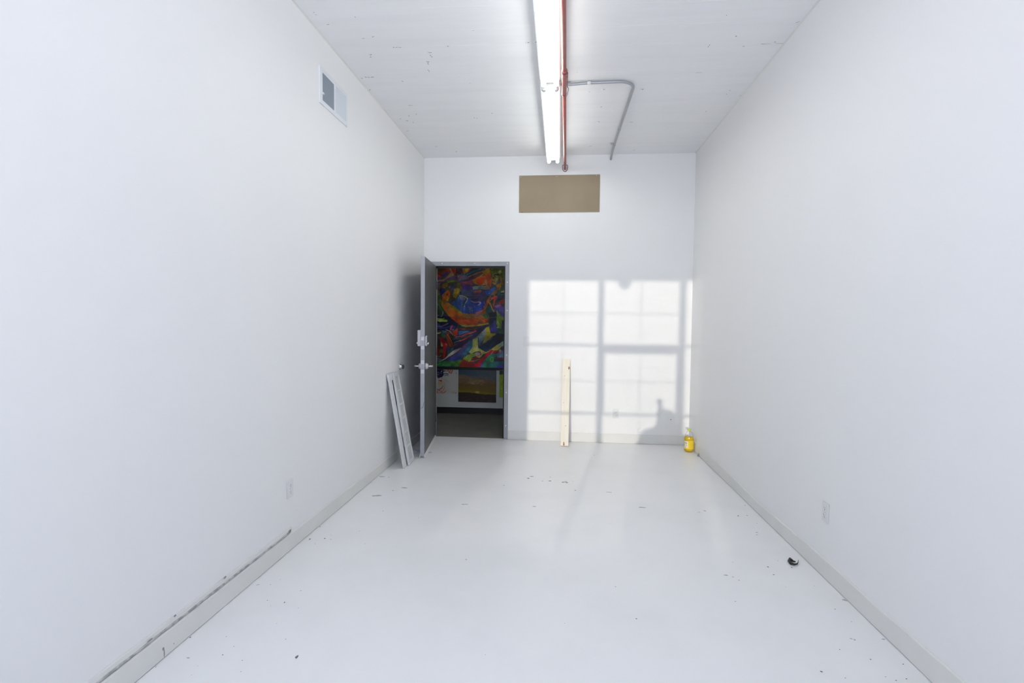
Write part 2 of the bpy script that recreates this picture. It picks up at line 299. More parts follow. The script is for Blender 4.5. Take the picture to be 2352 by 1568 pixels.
for i, (a, b) in enumerate(BAYS):
    mb = MB(); c = (a+b)/2
    mb.box(c-.003, c+.003, YW-.062, YW-.047, WZ0+.03, WZ1-.012)
    for zz, hh in ((2.695, .007), (2.310, .026), (1.875, .006), (1.475, .024), (1.06, .007)):
        if i == 1 and abs(zz-2.31) < .01: mb.box(a, b, YW-.07, YW-.04, 2.215, 2.325)
        else: mb.box(a, b, YW-.065, YW-.045, zz-hh/2 if hh < .02 else zz-hh*.5, zz+hh*.5)
    if i == 1:                                    # opening sash sits inside heavier bars
        mb.box(a, a+.02, YW-.07, YW-.04, 1.46, 2.22).box(b-.02, b, YW-.07, YW-.04, 1.46, 2.22)
    s = wpart(mb, 'sash', M['offwhite'])
    g = MB().box(a, b, YW-.057, YW-.055, WZ0+.03, WZ1-.012); wpart(g, 'pane', M['glass'])
bl_ = bpy.data.materials.new('sun_blocker_cloth'); bl_.use_nodes = True; t_ = bl_.node_tree; t_.nodes.clear()
o_ = t_.nodes.new('ShaderNodeOutputMaterial'); d_ = t_.nodes.new('ShaderNodeBsdfDiffuse'); r_ = t_.nodes.new('ShaderNodeBsdfTranslucent'); x_ = t_.nodes.new('ShaderNodeMixShader')
d_.inputs['Color'].default_value = (.85, .85, .84, 1); r_.inputs['Color'].default_value = (.85, .86, .88, 1); x_.inputs['Fac'].default_value = .5
t_.links.new(d_.outputs[0], x_.inputs[1]); t_.links.new(r_.outputs[0], x_.inputs[2]); t_.links.new(x_.outputs[0], o_.inputs['Surface'])
wpart(MB().box(.40, WX1+.02, YW-.012, YW-.010, WZ0+.02, WZ1-.06), 'sun_blocker', bl_)  # added translucent sheet, keeps direct sun off the right wall
wpart(MB().tube([(.39, YW-.012, WZ1-.04), (WX1, YW-.012, WZ1-.04)], .024, n=16), 'sun_blocker_rod', M['offwhite'])  # rod for the added sheet
lt = MB().bbox(-.54, -.39, YW-.035, YW-.005, 3.02, 3.088, .004).tube([(-.50, YW-.02, 3.03), (-.47, YW-.02, 2.99), (-.43, YW-.02, 3.02)], .02)  # unseen piece added and sized to notch the top of the sunlight
wpart(lt, 'notch_caster', M['steel'])
si = MB().box(WX0-.02, WX1+.02, YW-.0, YW+.05, WZ0-.03, WZ0).build('window_sill', M['offwhite']); si.parent = win; si.matrix_parent_inverse = Matrix.Translation(-win.location)

# baseboards
def base_run(pts, thick, x_wall, sgn, top_in=.003):      # pts: (y, top height) along a side wall
    mb = MB(); vs = []; fs = []
    for y, z in pts:
        vs += [(x_wall, y, .004), (x_wall+sgn*thick, y, .004), (x_wall+sgn*thick, y, z-.006), (x_wall+sgn*top_in, y, z), (x_wall, y, z)]
    for i in range(len(pts)-1):
        for k in range(5):
            k2 = (k+1) % 5; fs.append((i*5+k, i*5+k2, (i+1)*5+k2, (i+1)*5+k))
    fs += [(0,1,2,3,4), tuple((len(pts)-1)*5+k for k in (4,3,2,1,0))]
    return mb.faces(vs, fs)
def wavy(ctrl, amp, seed):
    out = []; y = ctrl[0][0]
    while y < ctrl[-1][0]-1e-6:
        for (a, za), (b, zb) in zip(ctrl, ctrl[1:]):
            if a <= y <= b: z = za+(zb-za)*(y-a)/(b-a)
        out.append((y, z+amp*noise.noise((y*6, seed, 0))+amp*.5*noise.noise((y*17, seed, 3)))); y += .05
    out.append(ctrl[-1]); return out
LBP = wavy([(YW, .108), (3.0, .108), (3.92, .106)], .002, 1.3) + wavy([(3.93, .102), (4.6, .093), (6.231, .098)], .004, 5.1)
bl = struct('baseboard_left', base_run(LBP, .010, XL, 1), M['base'])
gl = MB(); n = 60                                 # bead of old adhesive and a pale strip above the near run
gl.tube([(XL+.003, YW+(3.045-YW)*t/n, .117+.0012*math.sin(t*1.7)) for t in range(n+1)], [.0066+.0012*math.sin(t*2.9) for t in range(n+1)], n=8)
o = gl.build('adhesive_bead', mat('adhesive', (0.33, 0.335, 0.34), .7, mottle=(25, (0.55, 0.55, 0.54), .42, .6)), bl)
o['label'] = 'grey bead of old adhesive'
st = base_run([(y, z) for y, z in wavy([(YW, .150), (2.4, .146), (3.06, .143)], .003, 9)], .005, XL, 1)
for v in st.bm.verts:
    if v.co.z < .05: v.co.z = .121
st.build('top_strip', M['base'], bl)
bl2 = MB()
for y, z, a, b in ((3.03, .128, .016, .010), (2.06, .150, .01, .006), (1.92, .128, .016, .004), (2.40, .150, .012, .006), (1.99, .045, .006, .008), (1.995, .02, .003, .022), (2.05, .03, .003, .004)):
    k = 8; vs = [(XL+.0106 if z < .1 else XL+.010, y+a*(.7+.4*rnd.random())*math.cos(6.283*q/k), z+b*(.7+.4*rnd.random())*math.sin(6.283*q/k)) for q in range(k)]
    bl2.faces(vs, [tuple(range(k))])
o = bl2.build('scuff_mark', mat('scuff_grey', (.30, .31, .30), .7), bl)
RBP = wavy([(YW, .112), (2.04, .118), (2.29, .117), (2.64, .110), (2.99, .113), (3.28, .109), (3.61, .097), (4.06, .085), (4.68, .103), (5.44, .116), (6.231, .112)], .005, 2.2)
struct('baseboard_right', base_run(RBP, .008, XR, -1), M['base'])
bb = MB().bbox(-.624, .115, YB-.008, YB+.002, .004, .113, .0015).bbox(.117, 1.551, YB-.008, YB+.002, .004, .112, .0015)
struct('baseboard_back', bb, M['base'])
struct('baseboard_back.001', MB().bbox(XL+.01, -1.624, YB-.008, YB+.002, .004, .112, .0015), M['base'])

# corridor beyond the door
HX0, HX1, HY0, HY1, HZ = -4.2, 2.2, YB+.125, 7.88, 3.0
struct('floor_corridor', MB().box(HX0, HX1, YT, HY1+.1, -.12, -.001), M['hallfloor'])
struct('ceiling_corridor', MB().box(HX0, HX1, HY0, HY1+.1, HZ, HZ+.1), M['hallwall'])
struct('wall_corridor', MB().box(HX0, HX1, HY1, HY1+.1, -.12, HZ), M['hallwall'])
struct('wall_corridor_left', MB().box(HX0-.1, HX0, HY0, HY1+.1, -.12, HZ+.1), M['hallwall'])
struct('wall_corridor_right', MB().box(HX1, HX1+.1, HY0, HY1+.1, -.12, HZ+.1), M['hallwall'])
struct('wall_corridor_near', MB().box(HX0-.1, XL-.001, YB+.10, YB+.125, -.12, HZ+.1).box(XR+.001, HX1+.1, YB+.10, YB+.125, -.12, HZ+.1), M['hallwall'])
hb = MB(); pts = []
N = 60
vs = []; fs = []
for i in range(N+1):
    x = HX0+(HX1-HX0)*i/N; w_ = .003*noise.noise((x*3, 1, 1))
    vs += [(x, HY1-.012-.006-w_, -.001), (x, HY1-.009, .02), (x, HY1-.006, .092), (x, HY1, .095), (x, HY1, -.001)]
for i in range(N):
    for k in range(5):
        k2 = (k+1) % 5; fs.append((i*5+k, i*5+k2, (i+1)*5+k2, (i+1)*5+k))
struct('baseboard_corridor', MB().faces(vs, fs), M['black'])

# door frame (steel), a dark rubber seal on its stop
tr = empty('trim_1', (-1.1, YB, 0)); tr['kind'] = 'structure'
def trp(mb, n, m, lab=None):
    o = mb.build(n, m); o.parent = tr; o.matrix_parent_inverse = Matrix.Translation(-tr.location)
    if lab: o['label'] = lab
    return o
FX0, FX1, FT = -1.622, -.627, 2.195; OX0, OX1, OT = -1.572, -.677, 2.143
trp(MB().box(OX1, FX1, YB-.006, YB+.131, 0, FT).box(OX1-.014, OX1, YB+.052, YB+.131, 0, OT), 'jamb', M['frame'])
trp(MB().box(FX0, OX0, YB-.006, YB+.131, 0, FT).box(OX0, OX0+.014, YB+.052, YB+.131, 0, OT), 'jamb', M['frame'])
trp(MB().box(OX0, OX1, YB-.006, YB+.131, OT, FT).box(OX0, OX1, YB+.060, YB+.131, OT-.014, OT), 'head', M['frame'])
trp(MB().box(OX1-.020, OX1-.001, YB+.046, YB+.054, .002, OT-.002).box(OX0+.001, OX0+.02, YB+.046, YB+.054, .002, OT-.002).box(OX0+.02, OX1-.02, YB+.046, YB+.060, OT-.024, OT-.001), 'door_seal', M['black'], 'black rubber door seal')
for x, z in ((-1.467, 2.172), (-1.06, 2.173), (-.652, 2.173), (-.651, 1.944), (-.651, 1.598), (-.651, 1.05), (-.651, .586), (-.652, .173)):
    trp(MB().lathe([(.008, 0), (.008, -.003), (.004, -.005), (0, -.005)], (x, YB-.006, z), 'Y', 12), 'screw', M['white'])

# door leaf, open into the room
HX, HY = -1.537, 6.205
dvec = Vector((.113, -.940)); DL = .947
dr = empty('door_1', (HX, HY, 0), math.atan2(dvec.y, dvec.x)); dr['kind'] = 'structure'
# local: +X from hinge to free edge, local +Y = room side (dark face at y=0), leaf at y in [-TH, 0]; rotate so that -Y is the wall side
TH = .042
# direction points to the camera; left of travel (+Y local) is +x world = room side
o = MB().bbox(0, DL-.002, -TH, 0, .024, 2.140, .0015).build('door_leaf', M['leaf'], dr)
MB().bbox(DL-.004, DL+.001, -TH-.0005, .0005, .022, 2.142, .0008).build('door_edge', M['edge'], dr)['label'] = 'light grey steel edge channel'
for z0, z1 in ((1.160, 1.295), (.905, 1.045)):
    MB().bbox(DL+.001, DL+.0035, -TH+.004, -.004, z0, z1, .001).build('latch_plate', M['plate'], dr)
    MB().bbox(DL+.0032, DL+.0055, -TH+.006, -.006, (z0+z1)/2-.030, (z0+z1)/2+.030, .001).bbox(DL+.005, DL+.013, -.028, -.014, (z0+z1)/2-.012, (z0+z1)/2+.012, .002).build('latch_bolt', M['boltface'], dr)
lk = MB().bbox(DL-.11, DL-.004, -TH-.034, -TH, 1.195, 1.365, .003).build('rim_lock', mat('lock_case', (.42, .42, .43), .4, metal=.4), dr)
MB().lathe([(.012, 0), (.014, -.012), (.010, -.016), (0, -.016)], (DL-.05, -TH-.034, 1.225), 'Y', 14).build('thumb_turn', M['steel'], lk)
kp = MB().bbox(DL-.10, DL-.02, .006, .018, 1.195, 1.305, .003).bbox(DL-.09, DL-.03, 0, .005, 1.205, 1.295, .001).build('keypad_lock', M['plate'], dr)
for r_ in range(4):
    MB().bbox(DL-.09, DL-.03, .018, .026, 1.29-.018*r_, 1.299-.018*r_, .001).build('key_row', M['darksteel'], kp)
MB().lathe([(.013, 0), (.013, .016), (.009, .020), (0, .020)], (DL-.045, .018, 1.222), 'Y', 14).build('turn_knob', M['steel'], kp)
for sg, y0 in ((1, 0.0), (-1, -TH)):
    hnd = MB().lathe([(.033, 0), (.033, sg*.008), (.026, sg*.014), (.015, sg*.018), (.012, sg*.02)], (DL-.07, y0, .977), 'Y', 24).build('door_handle', M['steel'], dr)
    MB().tube([(DL-.07, y0+sg*.014, .977), (DL-.07, y0+sg*.078, .977)], .0098, n=16).tube([(DL-.07, y0+sg*.070, .977), (DL-.10, y0+sg*.070, .977), (DL-.125, y0+sg*.069, .977)], [.0085, .0085, .007], n=12).build('lever', M['steel'], hnd)
    MB().lathe([(.0345, sg*.0), (.0345, sg*.012), (.0300, sg*.016), (.0290, sg*.026), (.0180, sg*.030)], (DL-.07, y0, .977), 'Y', 28).build('rose', M['plate'], hnd)
for z in (.25, 1.08, 1.90):
    MB().tube([(-.004, .006, z-.05), (-.004, .006, z+.05)], .007, n=12).bbox(-.002, .03, -.001, .002, z-.05, z+.05, .0005).build('hinge', M['darksteel'], dr)
sw = MB().faces([(0.01,.0,.004),(DL-.002,.0,.004),(DL-.002,.016,.004),(0.01,.016,.004),(0.01,0,.036),(DL-.002,0,.036),(DL-.002,.004,.036),(0.01,.004,.036)],
                [(0,3,2,1),(4,5,6,7),(0,1,5,4),(1,2,6,5),(2,3,7,6),(3,0,4,7)]).build('door_sweep', M['white'], dr)
sw2 = MB().faces([(0.01,-TH,.006),(DL-.002,-TH,.006),(DL-.002,-TH-.012,.006),(0.01,-TH-.012,.006),(0.01,-TH,.046),(DL-.002,-TH,.046),(DL-.002,-TH-.004,.046),(0.01,-TH-.004,.046)],
                [(0,3,2,1),(4,5,6,7),(0,1,5,4),(1,2,6,5),(2,3,7,6),(3,0,4,7)]).build('door_sweep', M['white'], dr)
br = MB()
for k in range(7): br.box(DL-.02, DL, -TH+.002+k*.006, -TH+.005+k*.006, .003, .026)
br.build('brush_seal', M['galv'], dr)
MB().tube([(DL+.0014, -.004, .60), (DL+.0014, -.009, .575), (DL+.0014, -.012, .550), (DL+.0014, -.026, .537), (DL+.0014, -.038, .534)], .0014, n=6).build('crack_mark', M['gap'], dr)

# ------------------------------------------------------------ brown board on the end wall
cb = MB().bbox(-.518, .450, YB-.007, YB, 2.787, 3.2315, .0008)
cb = cb.build('brown_board', M['card']); tag(cb, 'brown hardboard panel screwed high on the end wall above the sunlight', 'board')
for x, z in ((-.500, 3.214), (-.07, 3.214), (-.052, 3.217), (.408, 3.219)):
    MB().lathe([(.0045, 0), (.0045, -.002), (0, -.003)], (x, YB-.007, z), 'Y', 10).build('screw', M['white'], cb)
MB().lathe([(.004, 0), (.004, -.002), (0, -.003)], (-.48, YB-.007, 2.793), 'Y', 10).build('screw', M['chip'], cb)

# ------------------------------------------------------------ fluorescent strips
def strip_light(y0, y1, label):
    r = empty('fluorescent_light', (-.105, (y0+y1)/2, ZC)); tag(r, label, 'ceiling light', 'twin tube strips along the ceiling')
    L = (y1-y0)/2
    pr = [(-.081,-.125),(-.068,-.142),(.068,-.142),(.081,-.125),(.052,-.075),(.052,0),(-.052,0),(-.052,-.075)]
    vs = [(x, -L, z) for x, z in pr]+[(x, L, z) for x, z in pr]; k = len(pr)
    mb = MB().faces(vs, [(i, (i+1) % k, (i+1) % k+k, i+k) for i in range(k)]+[tuple(range(k)), tuple(range(k, 2*k))])
    mb.box(-.066, .066, -L-.001, -L+.012, -.150, -.10).box(-.066, .066, L-.012, L+.001, -.150, -.10)
    mb.build('housing', M['enamel'], r)
    for s in (-1, 1):
        x = s*.048
        MB().tube([(x, -L+.040, -.167), (x, L-.004, -.167)], .019, n=18).build('tube', M['tube'], r)
        for e in (-1, 1):
            cap = MB().lathe([(.0195, 0), (.0195, .012), (.014, .018), (.021, .020), (.021, .034), (.010, .042)] if e < 0 else [(.0195, 0), (.0195, .004)],
                       (x, e*L-(.002 if e < 0 else .004), -.167), 'Y', 18)
            cap.box(x-.010, x+.010, e*L-.006-(0 if e > 0 else -.004), e*L+.006-(0 if e > 0 else -.004), -.16, -.138)
            cap.build('lamp_holder', M['white'], r)
    return r
strip_light(2.15, 4.015, 'nearer twin-tube fluorescent strip, cut by the top edge of the photo')
strip_light(4.065, 5.925, 'farther twin-tube fluorescent strip, ending just before the end wall')

# ------------------------------------------------------------ red sprinkler pipe
rp = empty('red_pipe', (0, 3.0, 3.30)); tag(rp, 'red painted pipe hung beside the fluorescent strips, running into the end wall', 'pipe')
def PX(y): return -.009+(y-2.97)*.0128
def rpp(mb, n, m, lab=None):
    o = mb.build(n, m); o.parent = rp; o.matrix_parent_inverse = Matrix.Translation(-rp.location)
    if lab: o['label'] = lab
    return o
rpp(MB().tube([(PX(y), y, 3.305) for y in (-1.1, 1.0, 3.0, 3.82)], .0172, n=20), 'pipe_run', M['red'])
rpp(MB().tube([(PX(y), y, 3.305) for y in (4.18, 5.2, 6.229)], .0150, n=20), 'pipe_run', M['red'])
rpp(MB().lathe([(.0172, 3.80), (.0225, 3.81), (.0225, 3.845), (.0205, 3.86), (.0205, 3.90), (.0222, 3.91), (.0200, 3.925), (.0195, 4.17), (.0205, 4.175), (.0205, 4.20), (.0150, 4.205)], (PX(4.0), 0, 3.305), 'Y', 24), 'coupling', M['red'])
rpp(MB().lathe([(.0228, 3.812), (.0236, 3.82), (.0236, 3.832), (.0228, 3.84)], (PX(4.0), 0, 3.305), 'Y', 24), 'clamp_ring', M['maroon'], 'dark red clamp ring')
rpp(MB().lathe([(.0206, 4.178), (.0213, 4.182), (.0213, 4.194), (.0206, 4.198)], (PX(4.0), 0, 3.305), 'Y', 24), 'clamp_ring', M['maroon'], 'dark red clamp ring')
rpp(MB().bbox(PX(4)+.0225, PX(4)+.0275, 3.875, 4.09, 3.306, 3.322, .001), 'side_strap', M['maroon'], 'dark maroon strap')
rpp(MB().tube([(PX(4)+.024, 4.08, 3.312), (PX(4)+.034, 4.10, 3.306), (PX(4)+.035, 4.12, 3.30), (PX(4)+.026, 4.17, 3.288), (PX(4)+.021, 4.195, 3.285)], .0018, n=8), 'tie_wire', M['darksteel'], 'thin wire tie')
for y in (3.83, 4.19):
    rpp(MB().tube([(PX(y)+.006, y, 3.325), (PX(y)+.006, y, ZC)], .004, n=8), 'hanger_rod', M['red'])
es = MB(); x0 = PX(6.21)
ring = [(x0-.030, 6.222, 3.345), (x0-.032, 6.222, 3.320), (x0-.026, 6.222, 3.290), (x0-.012, 6.222, 3.274), (x0, 6.222, 3.270), (x0+.012, 6.222, 3.274), (x0+.026, 6.222, 3.290), (x0+.032, 6.222, 3.320), (x0+.030, 6.222, 3.345), (x0+.012, 6.222, 3.352), (x0-.012, 6.222, 3.352), (x0-.030, 6.222, 3.345)]
es.tube(ring, .0035, n=8, caps=False)
rpp(es, 'wall_hanger', M['maroon'], 'dark red teardrop wall hanger')

# ------------------------------------------------------------ galvanised conduit
cd_ = empty('conduit', (.3, 4.33, 3.435)); tag(cd_, 'bare galvanised conduit bending across the ceiling to the end wall', 'conduit')
def cdp(mb, n, m):
    o = mb.build(n, m); o.parent = cd_; o.matrix_parent_inverse = Matrix.Translation(-cd_.location); return o
pts = [(-.03, 4.338, 3.445), (.06, 4.338, 3.442), (.10, 4.336, 3.443), (.14, 4.334, 3.445), (.21, 4.332, 3.447), (.44, 4.328, 3.447)]
for k in range(9):
    t = math.radians(90*k/8); pts.append((.455+.130*math.sin(t), 4.328+.130-.130*math.cos(t), 3.447))
pts += [(.583, 4.8, 3.447), (.578, 5.3, 3.446), (.574, 5.9, 3.444), (.573, 6.10, 3.436), (.573, 6.17, 3.425), (.574, 6.227, 3.408)]
cdp(MB().tube(pts, .0118, n=14), 'conduit_run', M['galv'])
for y in (5.386,): cdp(MB().lathe([(.0118, y-.022), (.0142, y-.02), (.0142, y+.02), (.0118, y+.022)], (.577, 0, 3.446), 'Y', 16), 'coupling', M['galv'])
cdp(MB().lathe([(.0118, 5.83), (.0142, 5.832), (.0142, 5.85), (.0118, 5.852)], (.5745, 0, 3.444), 'Y', 16).bbox(.536, .566, 5.832, 5.85, 3.452, 3.460, .001), 'strap', M['galv'])
cdp(MB().lathe([(.0118, .195), (.0142, .197), (.0142, .222), (.0118, .224)], (0, 4.332, 3.447), 'X', 16).bbox(.200, .220, 4.345, 4.37, 3.453, 3.460, .001), 'strap', M['white'])
cdp(MB().lathe([(.0148, .015), (.0148, .055), (.0118, .058)], (0, 4.338, 3.446), 'X', 16), 'connector', M['galv'])

# ------------------------------------------------------------ register on the left wall
vr = empty('air_vent', (XL, 3.70, 3.09)); tag(vr, 'white two-bank air register high on the left wall, nearer half showing dark slats', 'vent')
def vp(mb, n, m, parent=None):
    o = mb.build(n, m)
    o.parent = parent or vr; o.matrix_parent_inverse = Matrix.Translation(-vr.location); return o
Y0, Y1, Z0, Z1 = 3.465, 3.925, 2.982, 3.235
A0, A1, B0, B1, ZA, ZB = 3.503, 3.690, 3.716, 3.895, 3.012, 3.203
fr = MB().box(XL, XL+.010, Y0, A0, Z0, Z1).box(XL, XL+.010, B1, Y1, Z0, Z1).box(XL, XL+.010, A0, B1, Z0, ZA).box(XL, XL+.010, A0, B1, ZB, Z1).box(XL, XL+.009, A1, B0, ZA, ZB)
vp(fr, 'vent_frame', M['vent'])
bk = MB().box(XL+.0005, XL+.0012, A0, B1, ZA, ZB); vp(bk, 'duct_opening', M['duct'])
def bank(y0, y1, dirn, n, m):
    mb = MB()
    for i in range(n):
        y = y0+(y1-y0)*(i+.5)/n; w_ = .0075; a = .0042*dirn
        mb.faces([(XL+.0015, y-a, ZA), (XL+.009, y+a, ZA), (XL+.009, y+a+.0009, ZA), (XL+.0015, y-a+.0009, ZA), (XL+.0015, y-a, ZB), (XL+.009, y+a, ZB), (XL+.009, y+a+.0009, ZB), (XL+.0015, y-a+.0009, ZB)],
                 [(0,3,2,1),(4,5,6,7),(0,1,5,4),(1,2,6,5),(2,3,7,6),(3,0,4,7)])
    o = vp(mb, 'slat_bank', m); return o
bank(A0, A1, -0.35, 20, M['slat']); bank(B0, B1, 1.6, 20, M['ventblue'])
vp(MB().bbox(XL+.010, XL+.022, 3.492, 3.508, 3.05, 3.062, .001), 'lever', M['white'])

# ------------------------------------------------------------ outlets and switch
def outlet(origin, face, label):                  # face: rotation so that local -Y looks into the room
    r = empty('wall_outlet', origin, face); tag(r, label, 'outlet')
    MB().bbox(-.036, .036, -.006, 0, -.058, .058, .002).build('cover_plate', M['white'], r)
    for dz in (-.021, .021):
        s = MB().lathe([(.0165, 0), (.0165, -.0015), (.016, -.002), (0, -.002)], (0, -.006, dz), 'Y', 20).build('socket', M['white'], r)
        sl = MB().bbox(-.008, -.006, -.0087, -.0078, dz+.001, dz+.009, .0002).bbox(.005, .007, -.0087, -.0078, dz+.001, dz+.009, .0002)
        sl.lathe([(.0028, -.0078), (.0028, -.0087), (0, -.0087)], (0, 0, dz-.007), 'Y', 10)
        sl.build('socket_slots', mat('slot_grey', (.30, .31, .33), .6), s)
    MB().lathe([(.003, -.006), (.003, -.0072), (0, -.0075)], (0, 0, 0), 'Y', 10).build('screw', M['steel'], r)
outlet((XL, 3.043, .395), math.radians(90), 'white duplex outlet low on the left wall above the baseboard')
outlet((XR, 3.080, .382), math.radians(-90), 'white duplex outlet low on the right wall above the baseboard')
outlet((.688, YB, .362), 0, 'white duplex outlet on the sunlit end wall')
sr = empty('light_switch', (-.409, YB, 1.226)); tag(sr, 'white rocker light switch at the left edge of the sunlight on the end wall', 'switch')
MB().bbox(-.036, .036, -.006, 0, -.058, .058, .002).build('cover_plate', M['white'], sr)
MB().bbox(-.0165, .0165, -.009, -.005, -.034, .034, .0012).build('rocker', M['white'], sr)

# ------------------------------------------------------------ pine board leaning on the end wall
ang = math.atan2(.236, 1.0)
bd = MB(); bd.bbox(-.046, .046, -.019, 0, 0, 1.037, .0012)
def disc(mb, x, z, rx, rz, mi, y=-.0194):
    mb.faces([(x+rx*math.cos(6.283*k/12), y, z+rz*math.sin(6.283*k/12)) for k in range(12)], [tuple(range(12))[::-1]], mi)
disc(bd, .034, .925, .0105, .018, 1); disc(bd, .035, .924, .006, .010, 2, -.0197); disc(bd, .036, .924, .003, .005, 1, -.0199)
disc(bd, -.008, .024, .010, .022, 2); disc(bd, -.006, .012, .007, .010, 1, -.0197); disc(bd, .008, .232, .004, .005, 1)
disc(bd, -.020, .505, .004, .004, 2); disc(bd, -.014, .828, .006, .004, 2)
o = bd.build('pine_board', [M['pine'], M['knot'], M['knot2']], recalc=False)
o.location = (.072, 5.990, .0045); o.rotation_euler = (-ang, math.radians(.65), 0)
tag(o, 'pale pine board with a dark knot leaning against the sunlit end wall', 'board')

# ------------------------------------------------------------ two white strips leaning on the left wall beside the door
def lean(name, b0, b1, t0, t1, label, panes):
    # plane through two floor points and two wall points; local x along the width, local z up the length
    b0, b1, t0, t1 = map(Vector, (b0, b1, t0, t1))
    ex = (b1-b0); W_ = ex.length; ex.normalize(); up = ((t0+t1)/2-(b0+b1)/2); Lh = up.length; up.normalize()
    ex = (ex-up*ex.dot(up)).normalized(); ny = up.cross(ex)
    r = bpy.data.objects.new(name, None); COL.objects.link(r); r.empty_display_size = .05
    m = Matrix((ex, ny, up)).transposed().to_4x4(); m.translation = (b0+b1)/2; r.matrix_world = m
    tag(r, label, 'panel'); return r, W_, Lh
ra, Wa, La = lean('flat_panel', (-1.528, 4.862, .003), (-1.528, 4.950, .003), (-1.688, 4.850, .940), (-1.688, 4.940, .930), 'plain narrow white strip leaning on the left wall, left of the paned strip', 0)
h_ = Wa/2
o = MB().bbox(-h_, h_, -.008, .004, 0, La, .001).bbox(-h_, -h_+.010, -.014, -.008, 0.0, La, .001).build('strip_board', M['offwhite'], ra)
for q_ in (.30, .45, .76): MB().box(-h_+.012, h_-.006, -.0088, -.0082, La*q_, La*q_+.002).build('seam', M['screen'], ra)
MB().bbox(-h_-.006, h_-.002, -.018, .005, La-.070, La-.002, .001).build('end_bracket', M['offwhite'], ra)
rb_, Wb, Lb = lean('paned_panel', (-1.505, 4.966, .003), (-1.522, 5.190, .003), (-1.683, 4.966, .922), (-1.683, 5.190, .944), 'narrow white frame of six grey panes leaning on the left wall beside the open door', 6)
h_ = Wb/2; f_ = .036
fr = MB().bbox(-h_, -h_+f_, -.012, .006, 0, Lb, .0015).bbox(h_-f_, h_, -.012, .006, 0, Lb, .0015).bbox(-h_+f_, h_-f_, -.012, .006, 0, f_*1.0, .0015).bbox(-h_+f_, h_-f_, -.012, .006, Lb-f_*1.2, Lb, .0015)
zs = [f_+(Lb-2.2*f_)*k/6 for k in range(7)]
for z in zs[1:-1]: fr.bbox(-h_+f_, h_-f_, -.010, .005, z-.009, z+.009, .001)
fr = fr.build('panel_frame', M['offwhite'], rb_)
for k in range(6):
    MB().box(-h_+f_-.002, h_-f_+.002, -.004, -.001, zs[k], zs[k+1]).build('pane', M['screen'], rb_)

# ------------------------------------------------------------ wall bumper, speck on wall
dk = empty('door_stop', (XL, 5.270, .971)); tag(dk, 'round dark and chrome door stop on the left wall above the white strips', 'door stop')
MB().lathe([(.030, 0), (.030, .006), (.024, .010), (.020, .030), (.018, .034)], (0, 0, 0), 'X', 24).build('stop_base', M['steel'], dk)
MB().lathe([(.0205, .026), (.0225, .030), (.0225, .038), (.017, .045), (.008, .047), (0, .047)], (0, 0, 0), 'X', 24).build('stop_tip', M['darksteel'], dk)

# ------------------------------------------------------------ bottle of yellow cleaner
bo = empty('cleaner_bottle', (1.487, 5.930, .001), math.radians(-12)); tag(bo, 'clear bottle two-thirds full of yellow cleaner with a lime cap in the right corner', 'bottle')
prof = [(.030, 0), (.044, .003), (.050, .012), (.0525, .03), (.053, .09), (.053, .145), (.051, .160), (.047, .172), (.0465, .180), (.0455, .195), (.0415, .211), (.033, .224), (.0205, .234), (.0150, .241)]
MB().lathe(prof, n=36, sy=.82).build('bottle_shell', M['pet'], bo)
lp = [(.0, .004), (.028, .004), (.042, .007), (.048, .015), (.0505, .032), (.051, .09), (.051, .143), (.049, .158), (.045, .168), (0, .168)]
MB().lathe(lp, n=36, sy=.81).build('liquid', M['liquid'], bo)
MB().lathe([(.0165, .240), (.0175, .243), (.0175, .260), (.015, .263), (0, .263)], n=24).build('cap', mat('lime_cap', (.55, .66, .10), .35), bo)
lab = mat('label_yellow', (.86, .60, .02), .35); labw = mat('label_pale', (.86, .82, .62), .4); ink = mat('label_ink', (.10, .12, .16), .5); inkb = mat('label_blue', (.30, .38, .50), .5)
def wrap(mb, a0, a1, z0, z1, rr, mi, n=14):
    vs = []; fs = []
    for i in range(n+1):
        t = math.radians(a0+(a1-a0)*i/n)
        for z in (z0, z1): vs.append((rr*math.cos(t), rr*.82*math.sin(t), z))
    for i in range(n): fs.append((2*i, 2*i+2, 2*i+3, 2*i+1))
    return mb.faces(vs, fs, mi)
lb = MB(); wrap(lb, -160, -10, .034, .132, .0536, 0); wrap(lb, -160, -102, .046, .124, .0538, 1)
g = random.Random(3)
for i in range(7): wrap(lb, -150+i*9, -145+i*9, .127, .1295, .0540, 2, 2)             # small print along the top
for i in range(5):                                                                  # the illegible name
    a = -152+i*8.5; wrap(lb, a, a+2.6, .096, .112, .0541, 2, 2); wrap(lb, a+2.6, a+6, .108-.004*(i % 3), .111-.004*(i % 2), .0541, 3, 2); wrap(lb, a+1, a+6, .096, .0985, .0541, 2, 2)
for i in range(16):
    a = -152+g.random()*44; z = .050+g.random()*.034; wrap(lb, a, a+3+g.random()*5, z, z+.003+g.random()*.004, .0542, g.choice([2, 2, 0]), 2)
lb.build('label_sheet', [lab, labw, ink, inkb], bo, recalc=False)

